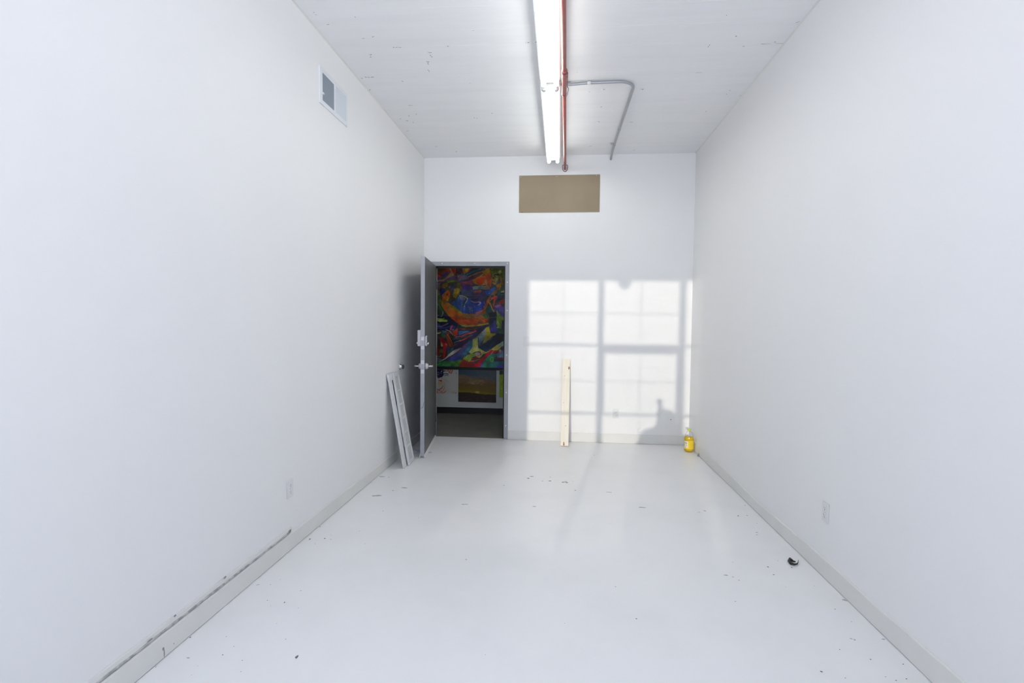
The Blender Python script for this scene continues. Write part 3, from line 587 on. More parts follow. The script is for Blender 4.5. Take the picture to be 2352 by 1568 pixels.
# ------------------------------------------------------------ small things on the floor
bk = MB().tube([(1.448, 3.264, 0.01), (1.432, 3.236, 0.01), (1.431, 3.207, 0.01), (1.444, 3.195, 0.01), (1.461, 3.2, 0.01), (1.478, 3.221, 0.01), (1.495, 3.255, 0.01)], [.0075, .0100, .0098, .0072, .0048, .0026, .0016], n=12, flat=.8)
bk.tube([(1.45, 3.266, 0.012), (1.45, 3.242, 0.012), (1.456, 3.23, 0.012), (1.466, 3.227, 0.012)], [.0075, .0085, .0050, .0042], n=12)
bk = bk.build('hooked_clip', mat('black_plastic', (.006, .006, .007), .3)); tag(bk, 'small black curved hook-shaped clip on the floor near the right wall', 'clip')
wc = MB()
for k in range(4):
    a = k*1.1; wc.tube([(1.541+.010*math.cos(a+t*1.3)*(1-.1*t), 5.727+.016*math.sin(a+t*1.3), .004+.007*t+.004*k*(t % 2)) for t in range(5)], .0016, n=6)
wc.tube([(1.538, 5.722, .003), (1.545, 5.73, .035)], .0013, n=6).bbox(1.534, 1.546, 5.716, 5.732, .001, .012, .001)
tag(wc.build('wire_scrap', M['galv']), 'tiny tangle of grey wire by the right baseboard in front of the bottle', 'scrap')
tag(MB().lathe([(.006, 0), (.005, -.004), (0, -.005)], (1.345, YB, .307), 'Y', 8).build('wall_plug', M['stain2']), 'small grey plug stub in the shaded patch of the end wall', 'wall plug')
# crumpled film partly under the door
fm = MB(); nx, ny = 26, 14; vs = []; fs = []
for i in range(nx+1):
    for j in range(ny+1):
        u, v = i/nx, j/ny
        x = -1.668+.268*u; y = 5.600-.09*u-(.175-.13*u)*v
        under = -1.56 < x < -1.38
        z = .0012+(.0012 if under else .016*(1-u)**.5)*abs(noise.noise((x*22, y*30, 0)))*(2 if not under else 1)
        vs.append((x, y+.01*noise.noise((x*12, 3, y*8)), z))
for i in range(nx):
    for j in range(ny): a = i*(ny+1)+j; fs.append((a, a+1, a+ny+2, a+ny+1))
fo = fm.faces(vs, fs, smooth=True).build('plastic_film', mat('white_film', (.66, .68, .74), .35))
so = fo.modifiers.new('thick', 'SOLIDIFY'); so.thickness = .0006; so.offset = 1
tag(fo, 'crumpled white plastic film on the floor under the open door', 'plastic film')
# dark paint chips and grit
prot = []
for k in range(4):
    mb = MB(); n = 7; a = [.6+.5*rnd.random() for _ in range(n)]
    vs = [(.5*a[i]*math.cos(6.283*i/n), .27*a[i]*math.sin(6.283*i/n), 0) for i in range(n)]+[(.42*a[i]*math.cos(6.283*i/n), .22*a[i]*math.sin(6.283*i/n), .16+.05*a[i]) for i in range(n)]
    mb.faces(vs, [tuple(range(n))[::-1], tuple(range(n, 2*n))]+[(i, (i+1) % n, (i+1) % n+n, i+n) for i in range(n)])
    me = bpy.data.meshes.new('paint_chip'); bmesh.ops.recalc_face_normals(mb.bm, faces=mb.bm.faces[:]); mb.bm.to_mesh(me); mb.bm.free(); me.materials.append(M['chip']); prot.append(me)
for i, (x, y, s) in enumerate(CHIPS):
    if x > XR-.015 or x < XL+.013: x = min(max(x, XL+.016), XR-.015)
    o = bpy.data.objects.new('paint_chip', prot[i % 4]); COL.objects.link(o)
    o.location = (x, y, .0005); o.scale = (s, s*1.1, s*.5); o.rotation_euler = (0, 0, (i*1.7) % 6.28 if s > .009 else rnd.random()*.6-.3)
    big = s > .02
    if big: o.data = o.data.copy(); o.data.materials[0] = M['stain2']
    if big: lb_, gr_ = 'flaked grey chip, largest of those scattered near the left baseboard', None
    elif x < -.9 and y < 2.9: lb_, gr_ = 'tiny dark paint chip on the floor near the front of the left baseboard', 'chips near the front of the left baseboard'
    elif x < -.75: lb_, gr_ = 'tiny dark paint chip on the floor toward the outlet and door on the left side', 'chips on the left side farther back'
    elif x > .9 and y < 2.8: lb_, gr_ = 'tiny dark paint chip on the floor between the right baseboard and the bottom edge', 'chips on the front right of the floor'
    elif x > .9: lb_, gr_ = 'tiny dark paint chip on the floor around or behind the black hooked clip', 'chips around the black clip'
    elif y > 3.9: lb_, gr_ = 'tiny dark paint chip mid floor beside the worn grey scuffs before the end wall', 'chips by the worn scuffs'
    else: lb_, gr_ = 'tiny dark paint chip in the open middle of the near white floor', 'chips in the open middle of the floor'
    tag(o, lb_, 'chip', gr_)

# ------------------------------------------------------------ pictures in the corridor
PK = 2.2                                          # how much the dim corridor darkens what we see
def px2w(x, y):                                   # design coordinates of the artwork -> metres on the corridor wall
    return (0.0069061*x+0.0000494*y-8.900639, 0.0000701*x-0.00681346*y+6.403633)
def w2px(X, Z):
    a, b, c, d = 0.0069061, 0.0000494, 0.0000701, -0.00681346; det = a*d-b*c
    u, v = X+8.900639, Z-6.403633
    return ((d*u-b*v)/det, (-c*u+a*v)/det)
class Canvas:                                     # paints shapes into an array, read back as vertex colours
    def __init__(s, x0, x1, y0, y1, res, base):
        s.x0, s.y0, s.res = x0, y0, res
        s.w, s.h = int((x1-x0)*res), int((y1-y0)*res)
        s.a = np.ones((s.h, s.w, 3))*np.array(base)/255.
        yy, xx = np.mgrid[0:s.h, 0:s.w]; s.X = x0+(xx+.5)/res; s.Y = y0+(yy+.5)/res
        rg = np.random.RandomState(5)
        def smooth(k):
            g_ = rg.rand(int(s.h/k)+3, int(s.w/k)+3); iy, ix = yy/k, xx/k; a, b = iy.astype(int), ix.astype(int); fy, fx = iy-a, ix-b
            fy, fx = fy*fy*(3-2*fy), fx*fx*(3-2*fx)
            return (g_[a, b]*(1-fy)*(1-fx)+g_[a+1, b]*fy*(1-fx)+g_[a, b+1]*(1-fy)*fx+g_[a+1, b+1]*fy*fx)-.5
        s.smooth = smooth
        s.Xw = s.X+smooth(16)*1.3+smooth(7)*.5; s.Yw = s.Y+smooth(15)*1.3+smooth(6)*.5
    def mix(s, m, col, col2=None, ax=None):
        c = np.array(col)/255.
        if col2 is not None:
            (xa, ya), (xb, yb) = ax; t = ((s.X-xa)*(xb-xa)+(s.Y-ya)*(yb-ya))/((xb-xa)**2+(yb-ya)**2); t = np.clip(t, 0, 1)[..., None]
            c = c*(1-t)+np.array(col2)/255.*t
        m = m[..., None]; s.a = s.a*(1-m)+c*m
    def poly(s, pts, col, col2=None, ax=None, soft=.7, al=1.0):
        X, Y = s.Xw, s.Yw; ins = np.zeros(X.shape, bool); dist = np.full(X.shape, 1e9); n = len(pts)
        for i in range(n):
            (x1, y1), (x2, y2) = pts[i], pts[(i+1) % n]
            if y1 != y2:
                c = ((y1 > Y) != (y2 > Y)) & (X < (x2-x1)*(Y-y1)/(y2-y1)+x1); ins ^= c
            dist = np.minimum(dist, s.sd(X, Y, x1, y1, x2, y2))
        sg = np.where(ins, dist, -dist); s.mix(np.clip(sg/soft+.5, 0, 1)*al, col, col2, ax)
    @staticmethod
    def sd(X, Y, x1, y1, x2, y2):
        dx, dy = x2-x1, y2-y1; L = dx*dx+dy*dy+1e-9; t = np.clip(((X-x1)*dx+(Y-y1)*dy)/L, 0, 1)
        return np.hypot(X-x1-t*dx, Y-y1-t*dy)
    def line(s, pts, wd, col, al=1.0, soft=.7):
        d = np.full(s.X.shape, 1e9)
        for (a, b), (c, e) in zip(pts, pts[1:]): d = np.minimum(d, s.sd(s.Xw, s.Yw, a, b, c, e))
        s.mix(np.clip((wd/2-d)/soft+.5, 0, 1)*al, col)
    def ell(s, x, y, rx, ry, col, al=1.0, soft=.3):
        d = np.hypot((s.Xw-x)/rx, (s.Yw-y)/ry); s.mix(np.clip((1-d)/soft+.5, 0, 1)*al, col)
    def dots(s, x0, x1, y0, y1, n, r, cols, seed, ang=None, ln=0, al=.7):
        g = random.Random(seed)
        for _ in range(n):
            x, y = x0+(x1-x0)*g.random(), y0+(y1-y0)*g.random(); c = g.choice(cols)
            if ln: a = ang+g.uniform(-.3, .3); l = ln*g.uniform(.5, 1.3); s.line([(x, y), (x+l*math.cos(a), y+l*math.sin(a))], r*g.uniform(.6, 1.3), c, al)
            else: s.ell(x, y, r*g.uniform(.6, 1.3), r*g.uniform(.5, 1.2), c, al)
    def brush(s, n, seed, lo=2.0, hi=7.0, wd=.9, var=.42, al=.75):      # strokes that follow the local edges, tinted from the colour beneath
        g = random.Random(seed); L = s.a.mean(2)
        for _ in range(5):
            L = (L+np.roll(L, 2, 0)+np.roll(L, -2, 0)+np.roll(L, 2, 1)+np.roll(L, -2, 1))/5
        gy, gx = np.gradient(L); src = s.a.copy()
        for _ in range(n):
            i, j = g.randrange(3, s.h-3), g.randrange(3, s.w-3); c = src[i, j]*g.uniform(1-var, 1+var)+np.array([g.uniform(-.035, .035) for _ in range(3)])
            x, y = s.x0+j/s.res, s.y0+i/s.res; pts = [(x, y)]; l = g.uniform(lo, hi)/4; sgn = g.choice((-1, 1)); pa = None
            for _k in range(4):
                a_, b_ = min(max(int((y-s.y0)*s.res), 0), s.h-1), min(max(int((x-s.x0)*s.res), 0), s.w-1)
                vx, vy = -gy[a_, b_]*sgn, gx[a_, b_]*sgn; m = math.hypot(vx, vy)
                if m < 1e-4: vx, vy = (pa or (math.cos(x*.3), math.sin(y*.25)))
                else: vx, vy = vx/m, vy/m
                if pa and vx*pa[0]+vy*pa[1] < 0: vx, vy = -vx, -vy
                pa = (vx, vy); x += vx*l; y += vy*l; pts.append((x, y))
            xs = [p[0] for p in pts]; ys = [p[1] for p in pts]; R = wd+1
            j0, j1 = max(int((min(xs)-R-s.x0)*s.res), 0), min(int((max(xs)+R-s.x0)*s.res)+1, s.w); i0, i1 = max(int((min(ys)-R-s.y0)*s.res), 0), min(int((max(ys)+R-s.y0)*s.res)+1, s.h)
            if j1 <= j0 or i1 <= i0: continue
            X, Y = s.X[i0:i1, j0:j1], s.Y[i0:i1, j0:j1]; d = np.full(X.shape, 1e9)
            for (a1, b1), (c1, e1) in zip(pts, pts[1:]): d = np.minimum(d, s.sd(X, Y, a1, b1, c1, e1))
            w_ = wd*g.uniform(.35, 1.0); m = (np.clip((w_/2-d)/.6+.5, 0, 1)*al*g.uniform(.5, 1))[..., None]
            s.a[i0:i1, j0:j1] = s.a[i0:i1, j0:j1]*(1-m)+np.clip(c, 0, 1)*m
    def sheet(s, name, X0, X1, Z0, Z1, y, step, m, k=None, parent=None):
        nx, nz = int((X1-X0)/step)+1, int((Z1-Z0)/step)+1
        gx = np.linspace(X0, X1, nx); gz = np.linspace(Z0, Z1, nz); GX, GZ = np.meshgrid(gx, gz)
        px, py = w2px(GX, GZ)
        fx = np.clip((px-s.x0)*s.res-.5, 0, s.w-1.001); fy = np.clip((py-s.y0)*s.res-.5, 0, s.h-1.001)
        a, b = fy.astype(int), fx.astype(int); u, v = (fy-a)[..., None], (fx-b)[..., None]; A = s.a
        c = A[a, b]*(1-u)*(1-v)+A[a+1, b]*u*(1-v)+A[a, b+1]*(1-u)*v+A[a+1, b+1]*u*v
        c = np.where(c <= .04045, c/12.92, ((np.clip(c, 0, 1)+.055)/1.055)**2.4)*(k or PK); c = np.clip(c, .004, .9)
        co = np.stack([GX, np.full_like(GX, y), GZ], -1).reshape(-1, 3)
        idx = np.arange(nx*nz).reshape(nz, nx); q = np.stack([idx[:-1, :-1], idx[:-1, 1:], idx[1:, 1:], idx[1:, :-1]], -1).reshape(-1, 4)
        me = bpy.data.meshes.new(name); me.vertices.add(len(co)); me.vertices.foreach_set('co', co.ravel())
        me.loops.add(q.size); me.loops.foreach_set('vertex_index', q.ravel().astype(np.int32)); me.polygons.add(len(q))
        me.polygons.foreach_set('loop_start', np.arange(0, q.size, 4, dtype=np.int32)); me.polygons.foreach_set('loop_total', np.full(len(q), 4, dtype=np.int32))
        me.update(calc_edges=True); at = me.color_attributes.new('paint', 'FLOAT_COLOR', 'POINT')
        at.data.foreach_set('color', np.concatenate([c.reshape(-1, 3), np.ones((nx*nz, 1))], 1).astype(np.float32).ravel())
        me.materials.append(m); o = bpy.data.objects.new(name, me); COL.objects.link(o)
        if parent: o.parent = parent; o.matrix_parent_inverse = Matrix.Translation(-parent.location)
        return o
def T(pts, oy):                                   # sketch coordinates -> design coordinates
    return [(995+a/12.063, oy+b/12.063) for a, b in pts]
def P1(*p): return T(p, 605)
def P2(*p): return T(p, 725)
cv = Canvas(985, 1172, 600, 852, 2.4, (52, 52, 62))
# upper left: reds, rose beam, violet band
cv.poly(P1((-100,-50),(700,-50),(640,330),(60,420),(-100,420)), (110,38,22), (120,58,40), P1((100,100),(600,200)))
cv.poly(P1((120,140),(290,130),(260,240),(110,250)), (80,62,32)); cv.line(P1((80,250),(230,310),(330,400)), 2.2, (60,48,70))
cv.poly(P1((60,300),(180,310),(290,370),(80,400)), (158,48,28)); cv.poly(P1((300,250),(440,200),(430,300),(330,380),(240,340)), (62,52,92))
cv.poly(P1((60,400),(400,330),(900,320),(1030,400),(700,500),(60,520)), (78,66,84), (90,74,92), P1((100,400),(900,400)))
cv.poly(P1((90,480),(300,430),(430,340),(520,240),(470,120),(500,120),(600,330),(560,350),(430,400),(300,490),(110,505)), (142,102,92), (128,110,88), P1((100,500),(560,250)))
cv.poly(P1((500,110),(640,100),(620,260),(560,250)), (128,40,34)); cv.poly(P1((650,110),(820,110),(830,260),(700,330),(630,330)), (54,38,42))
cv.dots(1050,1064,618,632,22,.7,[(120,96,90),(92,60,58),(150,140,135),(70,48,60)],2)
cv.dots(1047,1075,629,636,12,1.0,[(120,120,140),(110,96,110),(90,84,120)],4)
cv.poly(P1((820,110),(1120,110),(1010,230),(860,310)), (128,92,60)); cv.poly(P1((900,130),(1010,150),(960,250),(900,220)), (140,122,40)); cv.line(P1((1000,210),(1090,120)), 4.5, (165,66,32))
cv.poly(P1((1100,120),(1500,110),(1300,200),(1000,330),(880,350),(940,280)), (44,56,74)); cv.line(P1((900,350),(1150,220),(1320,170)), 2.5, (48,84,110)); cv.line(P1((950,290),(1250,180)), 1.4, (60,100,96))
cv.dots(1100,1112,616,619,6,.8,[(150,150,150),(120,120,120)],8)
# dark violet bar and orange field
cv.poly(P1((1000,380),(1380,200),(1460,330),(1200,390),(1030,480)), (62,44,56), (96,56,44), P1((1000,430),(1400,300)))
cv.line(P1((1000,370),(1250,270),(1380,240)), 1.4, (140,112,80)); cv.line(P1((1320,360),(1390,300)), 1.8, (150,120,90))
cv.poly(P1((640,560),(1080,430),(1200,420),(1100,640),(1060,760),(800,740),(780,640)), (92,52,66), (86,44,96), P1((700,560),(1000,640)))
cv.poly(P1((820,620),(1040,560),(1080,740),(820,760)), (60,44,98)); cv.poly(P1((820,520),(1100,470),(1110,600),(960,580)), (118,62,66))
cv.poly(P1((1090,480),(1240,380),(1450,330),(1560,240),(1640,420),(1620,660),(1440,600),(1280,600),(1150,560)), (150,92,22), (160,72,34), P1((1100,500),(1600,500)))
cv.poly(P1((1230,440),(1360,390),(1450,400),(1420,540),(1300,580),(1230,540)), (166,54,12)); cv.poly(P1((1480,280),(1600,230),(1620,560),(1520,680)), (158,70,30))
cv.poly(P1((1380,220),(1560,130),(1600,230),(1480,330),(1390,310)), (142,108,32)); cv.dots(1113,1124,617,630,14,1.0,[(160,128,50),(110,76,24),(150,104,40)],9)
cv.line(P1((1480,480),(1500,600),(1560,690)), 4.5, (134,104,76)); cv.poly(P1((1380,640),(1560,620),(1600,700),(1420,740)), (120,98,78))
# striped twilight between the heads
cv.poly(P1((790,740),(1100,720),(1500,740),(1450,900),(1300,1050),(1000,1000),(830,860)), (60,70,96), (54,46,84), P1((800,760),(1400,960)))
cv.poly(P1((1100,640),(1400,620),(1420,720),(1130,730)), (94,110,112)); cv.line(P1((1150,680),(1300,620),(1420,590)), 1.6, (124,120,60))
cv.poly(P1((1130,770),(1330,740),(1380,770),(1300,820),(1160,820)), (148,80,70)); cv.line(P1((1300,740),(1340,780)), 1.2, (170,130,110))
cv.line(P1((1160,860),(1320,850)), 3, (90,44,66)); cv.line(P1((960,925),(1300,925)), 1.6, (32,32,44)); cv.line(P1((1100,1000),(1250,990)), 5, (44,32,52))
cv.poly(P1((1440,760),(1600,700),(1780,640),(1760,720),(1620,870),(1540,900),(1470,850)), (44,66,128), (54,84,140), P1((1500,850),(1750,680))); cv.ell(*P1((1565,830))[0], .8, .8, (170,180,190))
cv.dots(1062,1085,663,682,26,.5,[(78,86,120),(92,74,110),(50,56,84)],31,0,9,.5)
# lake
cv.poly(P1((500,1090),(640,1030),(760,880),(900,880),(980,960),(1080,1030),(1440,1050),(1480,1020),(1430,1200),(1330,1330),(1100,1370),(850,1370),(640,1220)), (40,72,120), (38,50,128), P1((600,1050),(1400,1250)))
cv.dots(1043,1066,684,712,40,1.1,[(58,92,130),(52,80,150),(84,104,128),(40,96,110)],12); cv.dots(1070,1110,695,716,34,1.2,[(44,60,140),(56,90,130),(70,104,140),(34,44,120)],13)
cv.poly(P1((740,900),(900,890),(950,960),(900,1020),(780,1000)), (96,104,118)); cv.line(P1((790,940),(850,1000),(820,1060),(800,1200),(780,1300)), 2.6, (96,92,140), .8)
cv.line(P1((700,880),(820,880),(920,920),(975,970),(950,1040),(890,1110),(870,1200)), 1.1, (160,168,96)); cv.line(P1((930,960),(900,1060),(860,1180)), 1.6, (40,44,44))
cv.dots(1066,1070,700,711,10,.8,[(150,150,110),(110,120,70)],17)
cv.line(P1((1060,1040),(1150,1075),(1290,1060),(1335,1080),(1310,1130),(1250,1150)), 1.8, (140,120,130)); cv.line(P1((1430,1040),(1425,1130)), .9, (130,150,190)); cv.ell(*P1((1415,1195))[0], .9, .9, (150,170,210))
cv.dots(1076,1086,705,715,16,.9,[(150,158,130),(120,140,150),(170,160,90)],19,-.8,2.2); cv.dots(1072,1104,700,716,20,.4,[(130,150,180)],21)
# left: green drapery
cv.poly(P1((60,620),(220,600),(190,760),(240,1000),(330,1200),(300,1400),(60,1420)), (86,90,34), (46,60,48), P1((120,800),(200,1350)))
cv.poly(P1((60,540),(240,520),(200,640),(160,760),(60,780)), (108,82,92)); cv.line(P1((120,1100),(220,1220),(290,1340)), 3, (62,92,64)); cv.ell(*P1((90,1010))[0], .9, 2.2, (160,160,130))
# two heads
cv.poly(P1((220,620),(360,500),(560,480),(760,540),(800,640),(780,800),(720,900),(640,1010),(480,1040),(260,960),(200,780)), (60,58,44))
cv.poly(P1((200,700),(330,680),(360,780),(280,900),(230,900)), (34,36,102)); cv.poly(P1((220,640),(290,560),(420,520),(440,620),(330,680)), (104,80,36))
cv.poly(P1((400,480),(560,460),(700,500),(560,520),(420,540)), (84,104,38)); cv.poly(P1((480,600),(600,560),(620,700),(560,760),(500,740)), (60,56,84)); cv.poly(P1((440,640),(500,620),(480,700)), (110,84,84))
cv.poly(P1((260,1030),(260,880),(350,780),(430,720),(490,800),(480,960),(430,1050),(340,1060)), (134,84,28)); cv.poly(P1((340,900),(400,800),(470,770),(500,850),(450,960)), (140,60,20))
cv.poly(P1((380,840),(440,820),(420,900)), (60,36,20)); cv.line(P1((410,900),(440,960),(400,1010)), 1.8, (150,116,50))
cv.poly(P1((560,860),(600,700),(680,660),(760,700),(780,760),(720,860),(640,980),(580,930)), (120,104,32)); cv.poly(P1((620,720),(700,680),(740,700),(700,820),(640,880)), (148,124,38))
cv.line(P1((625,730),(610,830)), 1.3, (170,140,110)); cv.dots(1044,1056,662,682,22,.8,[(150,126,50),(96,80,28),(120,96,60)],23); cv.poly(P1((560,930),(640,960),(600,1020),(500,1040)), (44,40,34))
cv.poly(P1((680,520),(790,560),(800,680),(760,700),(680,640)), (88,84,34)); cv.poly(P1((740,780),(800,760),(810,860),(760,870)), (40,46,56))
# big fish-like crescent
cv.poly(P1((250,1020),(440,1080),(560,1160),(720,1280),(850,1380),(1000,1400),(1200,1390),(1330,1330),(1430,1200),(1500,1020),(1570,900),(1640,860),(1560,1060),(1500,1220),(1500,1340),(1560,1440),(1570,1600),(1400,1690),(1100,1750),(800,1680),(620,1560),(470,1480),(330,1300),(250,1150)), (134,92,32), (120,72,34), P1((300,1200),(1500,1500)))
cv.poly(P1((340,1150),(460,1130),(560,1250),(720,1340),(860,1420),(700,1440),(480,1440),(370,1320)), (158,78,22)); cv.poly(P1((460,1120),(600,1180),(760,1310),(850,1400),(700,1340),(520,1230)), (118,112,28))
cv.poly(P1((430,1170),(470,1200),(450,1260),(420,1240)), (52,86,80)); cv.poly(P1((430,1320),(460,1350),(440,1380)), (52,86,80))
cv.poly(P2((460,20),(700,30),(900,60),(1300,70),(1540,60),(1540,160),(1380,240),(1100,260),(820,220),(700,200),(560,120)), (150,52,24), (150,66,28), P2((500,50),(1500,150)))
cv.dots(1045,1115,719,743,90,.9,[(170,66,24),(130,40,20),(150,96,36),(96,72,34),(110,96,44)],41,.15,6,.65)
cv.dots(1062,1110,720,730,36,.8,[(104,96,40),(96,110,60),(140,100,50),(120,100,60)],42,-.1,6,.7)
cv.poly(P2((700,200),(860,250),(1100,250),(1400,230),(1540,180),(1560,230),(1300,270),(1050,300),(880,300),(760,250)), (150,124,44)); cv.poly(P2((760,240),(900,260),(1000,290),(900,305),(820,290)), (136,140,70))
cv.poly(P2((1380,120),(1460,130),(1440,180),(1390,170)), (172,84,24)); cv.poly(P2((1260,170),(1380,170),(1360,210),(1270,200)), (76,66,80))
cv.poly(P1((1180,1360),(1330,1300),(1420,1280),(1300,1400),(1200,1420)), (150,90,92)); cv.line(P1((1160,1420),(1300,1440),(1400,1400)), 2.2, (110,84,96))
cv.poly(P1((1420,1200),(1500,1020),(1560,920),(1600,930),(1530,1100),(1480,1240),(1380,1320)), (150,86,28)); cv.line(P1((1500,1060),(1460,1180),(1380,1280)), 1.5, (120,50,24))
cv.poly(P1((1380,1420),(1500,1360),(1560,1420),(1540,1500),(1420,1480)), (48,86,50)); cv.dots(1107,1122,719,730,18,1.0,[(60,96,60),(96,104,60),(110,76,60)],44)
# right: woman's face, hair, scarf
cv.poly(P1((1600,120),(2000,100),(2000,700),(1880,700),(1820,760),(1780,600),(1640,420),(1590,260)), (76,84,34), (64,70,30), P1((1700,150),(1900,650)))
cv.dots(1130,1158,615,640,60,1.0,[(110,118,50),(70,76,30),(96,104,46),(50,58,28),(140,140,90)],51,.9,4,.7); cv.poly(P1((1800,240),(1880,190),(1910,260),(1860,300)), (136,140,80))
cv.poly(P1((1650,330),(1740,270),(1840,310),(1850,420),(1820,520),(1740,590),(1680,580),(1650,500),(1630,430)), (118,106,50), (96,92,56), P1((1650,400),(1850,450)))
cv.poly(P1((1690,310),(1820,300),(1840,360),(1760,350),(1700,370)), (52,50,30)); cv.line(P1((1720,350),(1790,360)), 1.2, (150,140,90)); cv.ell(*P1((1735,375))[0], 1.6, 1.0, (40,36,26)); cv.ell(*P1((1680,410))[0], 2.0, 1.6, (44,38,30))
cv.poly(P1((1740,420),(1800,400),(1810,470),(1740,500)), (132,126,58)); cv.line(P1((1665,490),(1700,520)), 1.4, (90,44,30)); cv.line(P1((1650,540),(1720,550)), 1.6, (150,110,44)); cv.poly(P1((1790,470),(1850,420),(1840,560),(1750,590)), (74,72,84))
cv.poly(P1((1740,600),(1860,560),(1860,440),(1900,380),(1940,560),(1860,700),(1800,760),(1720,900),(1620,870),(1680,780),(1780,680)), (124,84,30)); cv.line(P1((1880,420),(1880,640),(1820,760)), 1.6, (146,110,40))
cv.dots(1150,1158,640,662,24,.8,[(110,96,40),(60,60,30),(86,96,60)],52,1.5,4); cv.poly(P1((1800,760),(1960,660),(1980,860),(1760,900)), (42,72,60)); cv.poly(P1((1880,780),(1980,750),(1970,810),(1890,810)), (146,134,90)); cv.line(P1((1870,825),(1970,825)), 1.6, (28,30,28))
cv.poly(P1((1600,960),(1700,900),(1790,900),(1760,1000),(1720,1080),(1700,1200),(1720,1240),(1650,1150),(1670,1010),(1620,990)), (168,56,36)); cv.poly(P1((1690,900),(1800,900),(1780,980)), (150,70,90))
cv.poly(P1((1600,1050),(1680,980),(1670,1150),(1610,1120)), (30,66,44)); cv.line(P1((1570,1090),(1620,1180),(1640,1260),(1700,1330)), 2.8, (174,108,34)); cv.line(P1((1580,1040),(1640,970),(1680,970)), 1.2, (140,110,50))
cv.poly(P1((1500,1200),(1600,1150),(1660,1330),(1560,1360),(1480,1330)), (34,78,78)); cv.poly(P1((1790,1080),(1980,960),(1980,1090),(1830,1130)), (160,50,28)); cv.poly(P1((1700,1190),(1840,1120),(1900,1160),(1780,1240)), (128,80,118))
cv.poly(P1((1700,1250),(1980,1160),(1980,1500),(1880,1500),(1820,1330),(1720,1340)), (72,62,128)); cv.dots(1140,1158,690,718,44,.9,[(96,70,140),(60,70,140),(50,90,60),(130,110,60),(150,70,50),(70,84,120)],54)
cv.poly(P1((1760,1300),(1890,1430),(1890,1480),(1790,1500)), (112,132,46)); cv.poly(P1((1560,1380),(1750,1330),(1770,1560),(1580,1580)), (30,38,48)); cv.line(P1((1580,1500),(1740,1480),(1900,1430)), 1.2, (70,96,120))
cv.poly(P2((1770,20),(1960,20),(1970,90),(1920,140),(1900,300),(1800,320),(1760,200)), (112,134,44), (90,116,40), P2((1800,50),(1900,300))); cv.line(P2((1800,160),(1850,260),(1790,320)), 1.2, (150,170,80)); cv.line(P2((1770,320),(1900,330)), 1.3, (100,160,120))
cv.poly(P2((1920,150),(1980,130),(1980,460),(1930,360)), (34,34,66)); cv.poly(P2((1580,90),(1640,60),(1700,160),(1640,200),(1590,260)), (30,44,60)); cv.poly(P2((1640,200),(1720,120),(1790,440),(1600,470),(1600,340)), (58,56,124)); cv.poly(P2((1780,340),(1930,340),(1950,480),(1890,500),(1800,460)), (44,62,44))
# lower left: blue and violet bands, lime tongue, reds
cv.poly(P2((60,10),(460,10),(700,210),(640,360),(440,400),(60,420)), (26,28,48)); cv.poly(P2((60,60),(260,80),(420,110),(400,165),(200,165),(60,120)), (120,150,50)); cv.line(P2((90,60),(260,90),(330,60)), 1.4, (150,160,70)); cv.poly(P2((60,110),(380,130),(400,160),(220,165)), (140,180,84))
cv.line(P1((90,1430),(200,1440),(240,1470),(290,1380),(270,1340)), 1.2, (120,130,90)); cv.ell(*P1((200,1440))[0], 3, 1.4, (70,64,90))
cv.line(P2((60,280),(260,290),(340,260),(420,210)), 3, (98,88,124)); cv.line(P2((60,330),(340,330),(500,280)), 3.6, (52,56,120)); cv.line(P2((80,220),(170,240),(230,290)), 1.4, (70,90,140)); cv.line(P2((70,390),(200,390),(270,350)), 2.0, (30,34,40))
cv.poly(P2((60,420),(260,400),(480,420),(560,560),(600,700),(560,880),(420,1000),(420,1180),(60,1200)), (48,50,40), (52,36,30), P2((100,450),(300,1000)))
cv.poly(P2((90,470),(250,450),(220,490),(120,500)), (138,134,124)); cv.poly(P2((260,400),(400,400),(380,470),(280,460)), (64,96,128)); cv.poly(P2((260,460),(360,480),(360,620),(300,620),(240,540)), (52,84,60))
cv.poly(P2((360,540),(430,480),(560,760),(580,820),(500,870),(430,760)), (116,50,34)); cv.line(P2((400,500),(480,620),(550,760)), 1.1, (150,104,60)); cv.poly(P2((200,600),(300,640),(420,720),(420,800),(330,1160),(290,1160),(300,860),(210,760)), (128,24,34))
cv.poly(P2((80,900),(180,840),(220,980),(150,1120),(80,1060)), (100,28,26)); cv.poly(P2((220,700),(270,760),(290,840),(240,840)), (150,128,84)); cv.poly(P2((350,750),(400,800),(380,830)), (150,116,70)); cv.poly(P2((200,920),(290,920),(290,1020),(180,1010)), (84,72,40)); cv.line(P2((80,1100),(180,1140),(240,1090)), 1.1, (110,104,80))
cv.poly(P2((430,840),(470,880),(460,1000),(420,1080),(400,900)), (40,66,92)); cv.poly(P2((60,1130),(240,1200),(200,1270),(60,1300)), (66,84,88))
cv.poly(P2((470,370),(540,260),(560,240),(570,300),(520,400)), (150,66,84)); cv.poly(P2((560,300),(640,280),(620,350),(580,360)), (48,54,124)); cv.ell(*P2((565,378))[0], 1.2, 1.2, (140,170,170))
cv.poly(P2((540,430),(640,380),(720,340),(720,470),(650,540),(600,560)), (162,58,36)); cv.line(P2((380,480),(480,470),(560,500)), 2, (140,52,70)); cv.line(P2((370,370),(480,430),(560,520)), 2.2, (150,110,110)); cv.dots(1040,1054,756,771,20,.7,[(180,84,60),(120,30,26),(160,104,60)],61)
